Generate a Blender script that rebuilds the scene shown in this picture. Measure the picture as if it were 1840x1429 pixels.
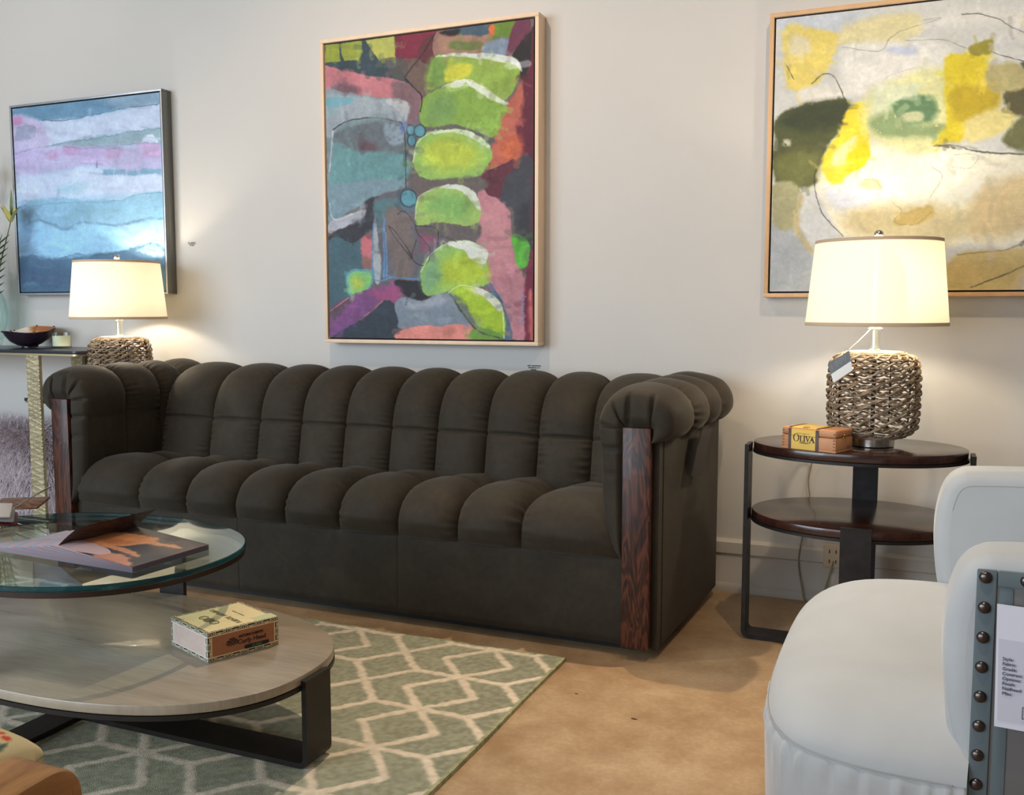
import bpy, bmesh, math, random
import numpy as np
from mathutils import Matrix, Vector
PI = math.pi
rng = np.random.default_rng(7)
random.seed(7)
for _o in list(bpy.data.objects): bpy.data.objects.remove(_o)
SC = bpy.context.scene
COL = SC.collection

# ---------------------------------------------------------------- camera
cam_d = bpy.data.cameras.new('camera'); cam = bpy.data.objects.new('camera', cam_d); COL.objects.link(cam)
cam.location = (0, 0, 1.0)
cam.rotation_euler = (PI/2 - 0.093266, 0, 0.40106)
cam_d.sensor_fit = 'HORIZONTAL'; cam_d.sensor_width = 36.0
cam_d.lens = 36.0*1707.5/1840
cam_d.clip_start = 0.05
SC.camera = cam

# ---------------------------------------------------------------- world, exposure, big lights
W = bpy.data.worlds.new('world'); SC.world = W; W.use_nodes = True
W.node_tree.nodes['Background'].inputs[0].default_value = (0.76, 0.86, 1.0, 1)
W.node_tree.nodes['Background'].inputs[1].default_value = 0.15
VS = SC.view_settings
SC.display_settings.display_device = 'sRGB'
VS.view_transform = 'Standard'; VS.look = 'None'; VS.exposure = 0.0; VS.gamma = 1.0; VS.use_curve_mapping = False

def light(name, kind, loc, target, energy, color, **kw):
    d = bpy.data.lights.new(name, kind); o = bpy.data.objects.new(name, d); COL.objects.link(o)
    d.energy = energy; d.color = color
    for k, v in kw.items(): setattr(d, k, v)
    o.location = loc
    o.rotation_euler = (Vector(target) - Vector(loc)).to_track_quat('-Z', 'Y').to_euler()
    return o
DAY = (0.74, 0.87, 1.0)
WARM = (1.0, 0.74, 0.50)
# the shop windows: to the left and behind the camera
light('window_daylight', 'AREA', (-4.9, -2.6, 1.75), (-1.2, 2.6, 0.8), 205, DAY, shape='RECTANGLE', size=3.6, size_y=2.4)
light('window_daylight', 'AREA', (-2.3, -3.7, 1.9), (-1.2, 3.0, 0.9), 88, (0.86, 0.93, 1.0), shape='RECTANGLE', size=3.4, size_y=2.2)
# track spots on the ceiling
SPOTS = [
    ((-4.05, 1.75, 2.95), (-3.5, 3.35, 1.25), 26, 95, WARM),
    ((-1.72, 1.85, 2.95), (-1.75, 3.35, 1.15), 72, 95, WARM),
    ((0.05, 1.85, 2.95), (0.0, 3.35, 1.25), 64, 95, WARM),
    ((-1.25, 2.93, 2.95), (-0.62, 1.75, 0.0), 180, 56, (1.0, 0.78, 0.55)),
    ((-0.2, 0.9, 2.95), (0.05, 1.85, 0.4), 85, 44, (1.0, 0.80, 0.58)),
]
for lo, ta, en, sz, co in SPOTS:
    light('track_spot', 'SPOT', lo, ta, en, co, spot_size=math.radians(sz), spot_blend=1.0, shadow_soft_size=0.03)

# ---------------------------------------------------------------- object helpers
ORG = {}
def lin(c):
    c = np.asarray(c, float)/255.0
    return np.where(c <= 0.04045, c/12.92, ((c+0.055)/1.055)**2.4)
def L(r, g, b, k=1.0):
    return tuple(np.clip(lin((r, g, b))*k, 0, 0.95)) + (1.0,)
def thing(name, label, cat, loc=(0, 0, 0), group=None):
    o = bpy.data.objects.new(name, None); COL.objects.link(o); o.location = loc
    o.empty_display_size = 0.05
    ORG[o] = Vector(loc); o['label'] = label; o['category'] = cat
    if group: o['group'] = group
    return o
def tag(o, label, cat, group=None):
    o['label'] = label; o['category'] = cat
    if group: o['group'] = group
    return o
class MB:
    """collects vertices / faces of one part"""
    def __init__(s): s.v = []; s.f = []; s.m = []; s.n = 0; s.sm = []
    def add(s, V, F, mi=0, smooth=True):
        V = np.asarray(V, float).reshape(-1, 3); s.v.append(V)
        for f in F:
            s.f.append([int(i)+s.n for i in f]); s.m.append(mi); s.sm.append(smooth)
        s.n += len(V); return s
    def grid(s, P, cu=False, cv=False, mi=0, smooth=True, flip=False):
        P = np.asarray(P, float); a, b = P.shape[:2]; F = []
        for i in range(a if cu else a-1):
            i2 = (i+1) % a
            for j in range(b if cv else b-1):
                j2 = (j+1) % b
                q = [i*b+j, i2*b+j, i2*b+j2, i*b+j2]
                F.append(q[::-1] if flip else q)
        return s.add(P.reshape(-1, 3), F, mi, smooth)
    def box(s, lo, hi, bev=0.0, mi=0, rot=None, seg=2, smooth=True):
        lo = np.array(lo, float); hi = np.array(hi, float)
        bm = bmesh.new(); bmesh.ops.create_cube(bm, size=1.0)
        for v in bm.verts: v.co = Vector(v.co*1.0)
        for v in bm.verts: v.co = Vector(((lo+hi)/2 + np.array(v.co)*(hi-lo)).tolist())
        if bev > 0: bmesh.ops.bevel(bm, geom=bm.edges[:], offset=min(bev, 0.49*float((hi-lo).min())), segments=seg, profile=0.5, affect='EDGES')
        return s.bm(bm, mi, rot, smooth and bev > 0)
    def bm(s, bm, mi=0, rot=None, smooth=True):
        bm.verts.index_update()
        V = np.array([v.co[:] for v in bm.verts]); F = [[v.index for v in f.verts] for f in bm.faces]
        if rot is not None:
            R = np.array(rot); V = V @ R[:3, :3].T + (R[:3, 3] if R.shape == (4, 4) else 0)
        bm.free(); return s.add(V, F, mi, smooth)
    def tube(s, path, r, n=8, closed=False, mi=0, caps=True):
        p = np.asarray(path, float); m = len(p); r = np.broadcast_to(np.asarray(r, float), (m,))
        if closed: t = np.roll(p, -1, 0)-np.roll(p, 1, 0)
        else: t = np.gradient(p, axis=0)
        t /= np.linalg.norm(t, axis=1)[:, None]+1e-12
        a = np.array([0, 0, 1.0]) if abs(t[0, 2]) < 0.9 else np.array([1.0, 0, 0])
        N = np.zeros_like(p); nn = a-t[0]*(a@t[0]); nn /= np.linalg.norm(nn)
        for i in range(m):
            nn = nn-t[i]*(nn@t[i]); nn /= np.linalg.norm(nn); N[i] = nn
        B = np.cross(t, N); an = np.linspace(0, 2*PI, n, endpoint=False)
        P = p[:, None]+r[:, None, None]*(np.cos(an)[None, :, None]*N[:, None]+np.sin(an)[None, :, None]*B[:, None])
        k = s.n; s.grid(P, cu=closed, cv=True, mi=mi, flip=True)
        if caps and not closed:
            s.f += [[k+i for i in range(n)], [k+(m-1)*n+i for i in range(n)][::-1]]; s.m += [mi, mi]; s.sm += [False, False]
        return s
    def lathe(s, prof, c=(0, 0, 0), n=48, mi=0, wob=None, ax=(1, 1)):
        pr = np.asarray(prof, float); an = np.linspace(0, 2*PI, n, endpoint=False)
        P = np.zeros((n, len(pr), 3))
        P[:, :, 0] = c[0]+pr[None, :, 0]*np.cos(an)[:, None]*ax[0]
        P[:, :, 1] = c[1]+pr[None, :, 0]*np.sin(an)[:, None]*ax[1]
        P[:, :, 2] = c[2]+pr[None, :, 1]
        if wob is not None: P[:, :, 2] += wob(an)[:, None]*np.linspace(0, 1, len(pr))[None]
        return s.grid(P, cu=True, mi=mi)
    def prism(s, out, z0, z1, mi=0, bev=0.0, seg=2, rot=None, smooth=None):
        """outline (x, y) extruded from z0 to z1"""
        bm = bmesh.new(); vs = [bm.verts.new((x, y, z0)) for x, y in out]; f = bm.faces.new(vs)
        r = bmesh.ops.extrude_face_region(bm, geom=[f])
        for v in r['geom']:
            if isinstance(v, bmesh.types.BMVert): v.co.z = z1
        bmesh.ops.recalc_face_normals(bm, faces=bm.faces[:])
        if bev > 0:
            ed = [e for e in bm.edges if abs(e.verts[0].co.z-e.verts[1].co.z) < 1e-9]
            bmesh.ops.bevel(bm, geom=ed, offset=bev, segments=seg, profile=0.5, affect='EDGES')
        return s.bm(bm, mi, rot, bool(bev) if smooth is None else smooth)
    def build(s, name, mats, parent=None, loc=None, fix=False, auto=0.7):
        me = bpy.data.meshes.new(name)
        V = np.concatenate(s.v) if s.v else np.zeros((0, 3))
        org = ORG[parent] if parent is not None else Vector(loc or (0, 0, 0))
        me.from_pydata((V-np.array(org)).tolist(), [], s.f)
        if not isinstance(mats, (list, tuple)): mats = [mats]
        for m in mats: me.materials.append(m)
        me.polygons.foreach_set('material_index', s.m)
        me.polygons.foreach_set('use_smooth', s.sm)
        if fix:
            bm = bmesh.new(); bm.from_mesh(me); bmesh.ops.recalc_face_normals(bm, faces=bm.faces[:]); bm.to_mesh(me); bm.free()
        if auto: me.set_sharp_from_angle(angle=auto)
        me.update()
        o = bpy.data.objects.new(name, me); COL.objects.link(o)
        if parent is not None: o.parent = parent
        else: o.location = org
        ORG[o] = org
        return o
def struct(o): o['kind'] = 'structure'; return o
def spline(pts, n, closed=False):
    """Catmull-Rom through pts, n samples"""
    p = np.asarray(pts, float); m = len(p)
    if closed: q = np.concatenate([p[-1:], p, p[:2]]); k = m
    else: q = np.concatenate([2*p[:1]-p[1:2], p, 2*p[-1:]-p[-2:-1]]); k = m-1
    t = np.linspace(0, k, n, endpoint=not closed); i = np.minimum(t.astype(int), k-1); u = (t-i)[:, None]
    a, b, c, d = q[i], q[i+1], q[i+2], q[i+3]
    return 0.5*((2*b)+(c-a)*u+(2*a-5*b+4*c-d)*u*u+(3*b-a-3*c+d)*u**3)
def rotz(a, loc=(0, 0, 0)): return np.array(Matrix.Translation(loc) @ Matrix.Rotation(a, 4, 'Z'))
def text_part(name, txt, size, mat, parent, origin, ex, ey, align='CENTER', depth=0.0006, xs=1.0, off=0.0, shear=0.0):
    """lettering built as a thin solid on the plane (ex, ey) through origin"""
    cu = bpy.data.curves.new(name, 'FONT'); cu.body = txt; cu.size = size; cu.align_x = align; cu.align_y = 'CENTER'
    cu.extrude = depth/2; cu.resolution_u = 3; cu.offset = off; cu.shear = shear
    t = bpy.data.objects.new(name, cu); COL.objects.link(t)
    me = bpy.data.meshes.new_from_object(t.evaluated_get(bpy.context.evaluated_depsgraph_get()))
    bpy.data.objects.remove(t); bpy.data.curves.remove(cu)
    ex = Vector(ex).normalized(); ey = Vector(ey).normalized(); ez = ex.cross(ey)
    M = Matrix((ex, ey, ez)).transposed().to_4x4()
    me.transform(M @ Matrix.Diagonal((xs, 1, 1, 1)))
    me.transform(Matrix.Translation(Vector(origin)+ez*depth/2-ORG[parent]))
    me.materials.clear(); me.materials.append(mat); me.name = name
    o = bpy.data.objects.new(name, me); COL.objects.link(o); o.parent = parent; ORG[o] = ORG[parent]
    return o

# ---------------------------------------------------------------- materials
class Nt:
    def __init__(s, name):
        s.mat = bpy.data.materials.new(name); s.mat.use_nodes = True; s.t = s.mat.node_tree; s.t.nodes.clear()
        s.out = s.t.nodes.new('ShaderNodeOutputMaterial')
    def n(s, typ, **kw):
        d = s.t.nodes.new('ShaderNode'+typ)
        for k, v in kw.items():
            if k.startswith('i_'):
                key = k[2:]; key = int(key) if key.isdigit() else key.replace('_', ' ')
                if isinstance(v, bpy.types.NodeSocket): s.t.links.new(v, d.inputs[key])
                else: d.inputs[key].default_value = v
            else: setattr(d, k, v)
        return d
    def link(s, a, b): s.t.links.new(a, b)
    def coord(s, scale=(1, 1, 1), rot=(0, 0, 0), kind='Object'):
        c = s.n('TexCoord'); m = s.n('Mapping'); s.link(c.outputs[kind], m.inputs[0])
        m.inputs['Scale'].default_value = scale; m.inputs['Rotation'].default_value = rot
        return m.outputs[0]
    def noise(s, vec, scale, detail=4, rough=0.55, dist=0.0):
        return s.n('TexNoise', i_Vector=vec, i_Scale=scale, i_Detail=detail, i_Roughness=rough, i_Distortion=dist).outputs['Fac']
    def ramp(s, fac, stops):
        r = s.n('ValToRGB', i_Fac=fac); e = r.color_ramp.elements
        while len(e) < len(stops): e.new(0.5)
        for k, (p, c) in enumerate(stops): e[k].position = p; e[k].color = c
        return r.outputs[0]
    def mix(s, f, a, b, blend='MIX'):
        d = s.n('Mix', data_type='RGBA', blend_type=blend)
        for v, i in ((f, 0), (a, 6), (b, 7)):
            if isinstance(v, bpy.types.NodeSocket): s.link(v, d.inputs[i])
            else: d.inputs[i].default_value = v
        return d.outputs[2]
    def bump(s, h, strength=0.3, dist=0.002):
        return s.n('Bump', i_Height=h, i_Strength=strength, i_Distance=dist).outputs[0]
    def pbr(s, col, rough=0.5, metal=0.0, normal=None, spec=0.5, sheen=0.0, coat=0.0, srough=0.5, stint=(1, 1, 1, 1)):
        b = s.n('BsdfPrincipled')
        for k, v in (('Base Color', col), ('Roughness', rough), ('Metallic', metal), ('Specular IOR Level', spec), ('Sheen Weight', sheen), ('Sheen Roughness', srough), ('Sheen Tint', stint), ('Coat Weight', coat)):
            if isinstance(v, bpy.types.NodeSocket): s.link(v, b.inputs[k])
            else: b.inputs[k].default_value = v
        if normal is not None: s.link(normal, b.inputs['Normal'])
        s.link(b.outputs[0], s.out.inputs[0]); return s.mat
def plain(name, col, rough=0.5, metal=0.0, var=0.0, vs=8.0, bump=0.0, bs=80.0, stretch=(1, 1, 1), **kw):
    k = Nt(name); v = k.coord(stretch); c = col
    if var:
        f = k.noise(v, vs); d = tuple(x*(1-var) for x in col[:3])+(1,); u = tuple(min(0.95, x*(1+var)) for x in col[:3])+(1,)
        c = k.ramp(f, [(0.3, d), (0.7, u)])
    nm = k.bump(k.noise(v, bs, 3), bump) if bump else None
    return k.pbr(c, rough, metal, nm, **kw)
def attr_mat(name, rough=0.6, bump=0.25, bs=120.0, stretch=(1, 1, 1), spec=0.3, sheen=0.0, bdist=0.002):
    k = Nt(name); a = k.n('Attribute', attribute_name='paint'); v = k.coord(stretch)
    return k.pbr(a.outputs['Color'], rough, 0, k.bump(k.noise(v, bs, 4), bump, bdist), spec=spec, sheen=sheen)
# walls
k = Nt('wall_paint'); v = k.coord()
WALL = k.pbr(k.ramp(k.noise(v, 1.3, 3), [(0.3, L(204, 202, 198)), (0.7, L(208, 206, 202))]), 0.62, 0, k.bump(k.noise(v, 260, 2), 0.08), spec=0.3)
BASEB = plain('baseboard_paint', L(200, 194, 184), 0.5, var=0.03, vs=3)
# stained concrete
k = Nt('stained_concrete'); v = k.coord()
n1 = k.noise(v, 1.6, 8, 0.65, 0.6); n2 = k.noise(v, 9, 6, 0.6); n3 = k.noise(v, 70, 4, 0.7)
c1 = k.ramp(n1, [(0.28, L(158, 126, 92)), (0.5, L(186, 156, 120)), (0.74, L(204, 180, 147))])
c2 = k.mix(0.35, c1, k.ramp(n2, [(0.35, L(140, 108, 78)), (0.65, L(206, 182, 150))]))
c3 = k.mix(k.ramp(n3, [(0.42, (0.25, 0.25, 0.25, 1)), (0.62, (0, 0, 0, 1))]), c2, L(150, 116, 82))
CONC = k.pbr(c3, k.ramp(n2, [(0.3, (0.36,)*3+(1,)), (0.7, (0.5,)*3+(1,))]), 0, k.bump(n3, 0.06), spec=0.4)
CEIL = plain('ceiling_paint', L(190, 186, 180), 0.9)
# ================================================================ the setting
b = MB(); b.box((-7.0, 3.35, -0.1), (2.6, 3.5, 3.1)); struct(b.build('wall_back', WALL))
b = MB(); b.box((-7.0, -4.5, -0.12), (2.6, 3.35, 0.0)); FLOOR = struct(b.build('floor', CONC))
b = MB(); b.box((-7.0, -4.5, 3.1), (2.6, 3.5, 3.2)); struct(b.build('ceiling', CEIL))
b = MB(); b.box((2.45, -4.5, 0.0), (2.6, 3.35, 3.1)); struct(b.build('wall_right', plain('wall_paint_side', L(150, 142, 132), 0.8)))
# tall baseboard with a moulded cap and shoe
prof = [(0, 0), (-0.024, 0), (-0.024, 0.018), (-0.017, 0.030), (-0.014, 0.034), (-0.014, 0.134), (-0.020, 0.140), (-0.020, 0.178), (-0.010, 0.188), (0, 0.188)]
P = np.array([[(x, 3.35+a, z) for a, z in prof] for x in (-7.0, 2.45)])
b = MB(); b.grid(P, smooth=False); struct(b.build('baseboard_back', BASEB, fix=True))
# chips and pits in the concrete
k = Nt('concrete_chip'); CHIP = k.pbr(L(205, 190, 165), 0.8); PIT = plain('concrete_pit', L(70, 48, 32), 0.9)
CC = [(-0.55, 1.245, 0.016, 0), (-0.565, 1.31, 0.010, 1), (-0.50, 1.255, 0.007, 1), (-0.62, 1.38, 0.010, 0), (-0.60, 2.18, 0.006, 1), (-0.70, 1.72, 0.004, 1),
      (-0.85, 1.57, 0.004, 1), (-0.66, 1.48, 0.012, 0), (-0.78, 2.27, 0.004, 1), (-0.42, 1.24, 0.012, 1)]
for x, y, r, dk in CC:
    a = np.linspace(0, 2*PI, 11, endpoint=False); rr = r*(0.6+0.5*rng.random(11))
    b = MB(); b.prism(list(zip(x+rr*np.cos(a)*1.5, y+rr*np.sin(a)*0.8)), -0.002, 0.0006)
    b.build('floor_chip', PIT if dk else CHIP, FLOOR)

# ================================================================ painter for canvases, prints and woven patterns
def vnoise(h, w, s, seed):
    r = np.random.default_rng(seed); gh, gw = max(2, int(h/s)+2), max(2, int(w/s)+2); g = r.random((gh, gw))
    y = np.linspace(0, gh-1.001, h); x = np.linspace(0, gw-1.001, w); yi = y.astype(int); xi = x.astype(int)
    fy = (y-yi)[:, None]; fx = (x-xi)[None]; fy = fy*fy*(3-2*fy); fx = fx*fx*(3-2*fx)
    a = g[yi][:, xi]; bb = g[yi][:, xi+1]; c = g[yi+1][:, xi]; d = g[yi+1][:, xi+1]
    return (a*(1-fx)+bb*fx)*(1-fy)+(c*(1-fx)+d*fx)*fy
class Canvas:
    def __init__(s, w, h, quad, base, seed=1):
        u = np.linspace(0, 1, w)[None, :, None]; v = np.linspace(0, 1, h)[:, None, None]
        q = np.array(quad, float)      # TL TR BR BL in authoring units
        P = (q[0]*(1-u)+q[1]*u)*(1-v)+(q[3]*(1-u)+q[2]*u)*v
        s.w, s.h, s.X, s.Y = w, h, P[..., 0], P[..., 1]
        s.img = np.zeros((h, w, 3))+np.array(base, float)
        sc = max(w, h)/300.0
        s.wx = vnoise(h, w, 16*sc, seed)+0.6*vnoise(h, w, 6*sc, seed+1)+0.4*vnoise(h, w, 2.2*sc, seed+2)-1.0
        s.wy = vnoise(h, w, 16*sc, seed+3)+0.6*vnoise(h, w, 6*sc, seed+4)+0.4*vnoise(h, w, 2.2*sc, seed+5)-1.0
        s.tex = vnoise(h, w, 22*sc, seed+6)*0.5+vnoise(h, w, 7*sc, seed+7)*0.3+vnoise(h, w, 2.0*sc, seed+8)*0.2-0.5
        s.dry = vnoise(h, w, 3*sc, seed+9)*0.6+vnoise(h, w, 1.3*sc, seed+10)*0.4
    def _sdf(s, pts, X, Y):
        d = np.full(X.shape, 1e9); ins = np.zeros(X.shape, bool); n = len(pts)
        for i in range(n):
            ax, ay = pts[i]; bx, by = pts[(i+1) % n]; ex, ey = bx-ax, by-ay
            t = np.clip(((X-ax)*ex+(Y-ay)*ey)/(ex*ex+ey*ey+1e-9), 0, 1)
            d = np.minimum(d, np.hypot(X-ax-t*ex, Y-ay-t*ey))
            ins ^= ((ay > Y) != (by > Y)) & (X < ex*(Y-ay)/(ey if abs(ey) > 1e-9 else 1e-9)+ax)
        return np.where(ins, -d, d)
    def _win(s, p, pad):
        lo, hi = p.min(0)-pad, p.max(0)+pad
        a = (s.X > lo[0]) & (s.X < hi[0]) & (s.Y > lo[1]) & (s.Y < hi[1])
        r = np.flatnonzero(a.any(1)); c = np.flatnonzero(a.any(0))
        return None if not len(r) or not len(c) else (slice(r[0], r[-1]+1), slice(c[0], c[-1]+1))
    def _apply(s, m, col, tv, w):
        c = np.array(col, float)*(1+tv*s.tex[w][..., None]) if tv else np.array(col, float)
        s.img[w] = s.img[w]*(1-m[..., None])+c*m[..., None]
    def poly(s, pts, col, soft=2.4, warp=9, op=1.0, smooth=True, tv=0.16, dry=0.0):
        p = spline(pts, 4*len(pts), True) if smooth else np.array(pts, float)
        q = s._win(p, 2*soft+1.6*warp)
        if q is None: return
        X = s.X[q]+warp*s.wx[q]; Y = s.Y[q]+warp*s.wy[q]
        d = s._sdf(p, X, Y); m = np.clip(0.5-d/(2*soft), 0, 1)
        if dry: m = m*np.clip((s.dry[q]-dry+0.25)*4, 0, 1)
        s._apply(m*op, col, tv, q)
    def ell(s, x, y, rx, ry, col, rot=0, **kw):
        a = np.linspace(0, 2*PI, 14, endpoint=False); c, q = math.cos(rot), math.sin(rot)
        s.poly([(x+rx*math.cos(t)*c-ry*math.sin(t)*q, y+rx*math.cos(t)*q+ry*math.sin(t)*c) for t in a], col, **kw)
    def line(s, pts, w, col, op=1.0, warp=4, smooth=True, dry=0.0, soft=None):
        p = spline(pts, 6*len(pts)) if smooth and len(pts) > 2 else np.array(pts, float)
        q = s._win(p, w+2*(soft or w)+1.6*warp+2)
        if q is None: return
        X = s.X[q]+warp*s.wx[q]; Y = s.Y[q]+warp*s.wy[q]; d = np.full(X.shape, 1e9)
        for i in range(len(p)-1):
            ax, ay = p[i]; ex, ey = p[i+1]-p[i]
            t = np.clip(((X-ax)*ex+(Y-ay)*ey)/(ex*ex+ey*ey+1e-9), 0, 1)
            d = np.minimum(d, np.hypot(X-ax-t*ex, Y-ay-t*ey))
        sf = soft or max(1.0, w*0.35); m = np.clip(0.5-(d-w/2)/(2*sf), 0, 1)
        if dry: m = m*np.clip((s.dry[q]-dry+0.25)*4, 0, 1)
        s._apply(m*op, col, 0.2, q)
    def strokes(s, n, ln_, wd, seed, hz=0.5, jit=0.16):
        """short dry brush marks that drag the colour under them"""
        r = np.random.default_rng(seed)
        for _ in range(n):
            i, j = r.integers(0, s.h), r.integers(0, s.w); x, y = s.X[i, j], s.Y[i, j]; c = s.img[i, j]*(1+jit*r.normal())+r.normal(0, 2.5, 3)
            a = (0 if r.random() < hz else PI/2)+r.normal(0, 0.16); l = ln_*(0.4+r.random()); k_ = l*0.12*r.normal()
            s.line([(x-l/2*math.cos(a), y-l/2*math.sin(a)), (x-k_*math.sin(a), y+k_*math.cos(a)), (x+l/2*math.cos(a), y+l/2*math.sin(a))], wd*(0.4+0.9*r.random()), np.clip(c, 0, 250), op=0.38, warp=3, dry=0.38, soft=wd*0.18)
    def grain(s, amp):
        s.img = s.img*(1+amp*(s.dry[..., None]-0.5)*2)
    def mesh(s, name, P00, eu, ev, mat, parent, k=1.0, relief=0.0):
        """plane from P00 (top left) along eu (right) and ev (down), colours stored as the point attribute paint"""
        P00, eu, ev = map(lambda q: np.array(q, float), (P00, eu, ev))
        u = np.linspace(0, 1, s.w)[None, :, None]; v = np.linspace(0, 1, s.h)[:, None, None]
        P = P00+eu*u+ev*v
        if relief:
            nn = np.cross(ev, eu); nn /= np.linalg.norm(nn); P = P+nn*(relief*s.tex[..., None])
        n = MB(); n.grid(P, smooth=True, flip=False); o = n.build(name, mat, parent, auto=0)
        at = o.data.attributes.new('paint', 'FLOAT_COLOR', 'POINT')
        c = np.ones((s.h*s.w, 4)); c[:, :3] = np.clip(lin(np.clip(s.img, 0, 255))*np.asarray(k), 0, 0.93).reshape(-1, 3)
        at.data.foreach_set('color', c.ravel()); return o
PAINT = attr_mat('canvas_paint', 0.55, 0.35, 60, (1, 1, 2.2), spec=0.25, bdist=0.003)
def framed(name, label, x0, x1, z0, z1, dep, fw, gap, fmat, side_mat, gapmat, canvas, k):
    """floater frame standing off the wall, canvas set in it"""
    yf = 3.349-dep; T = thing(name, label, 'painting', ((x0+x1)/2, 3.349, z0))
    def bar(a, c):
        q = MB(); q.box(a, c, 0.0015); o = q.build('frame_bar', [fmat, side_mat], T)
        for p in o.data.polygons:
            if p.normal.y > -0.6: p.material_index = 1
        return o
    bar((x0, yf, z1-fw), (x1, 3.349, z1)); bar((x0, yf, z0), (x1, 3.349, z0+fw))
    bar((x0, yf, z0+fw), (x0+fw, 3.349, z1-fw)); bar((x1-fw, yf, z0+fw), (x1, 3.349, z1-fw))
    q = MB(); q.box((x0+fw, yf+0.018, z0+fw), (x1-fw, 3.348, z1-fw)); q.build('backing_board', gapmat, T)
    cx0, cx1, cz0, cz1 = x0+fw+gap, x1-fw-gap, z0+fw+gap, z1-fw-gap
    q = MB(); q.box((cx0, yf+0.0052, cz0), (cx1, yf+0.020, cz1)); q.build('canvas_stretcher', gapmat, T)
    canvas.mesh('painted_canvas', (cx0, yf+0.005, cz1), (cx1-cx0, 0, 0), (0, 0, cz0-cz1), PAINT, T, k, 0.0)
    return T
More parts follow.
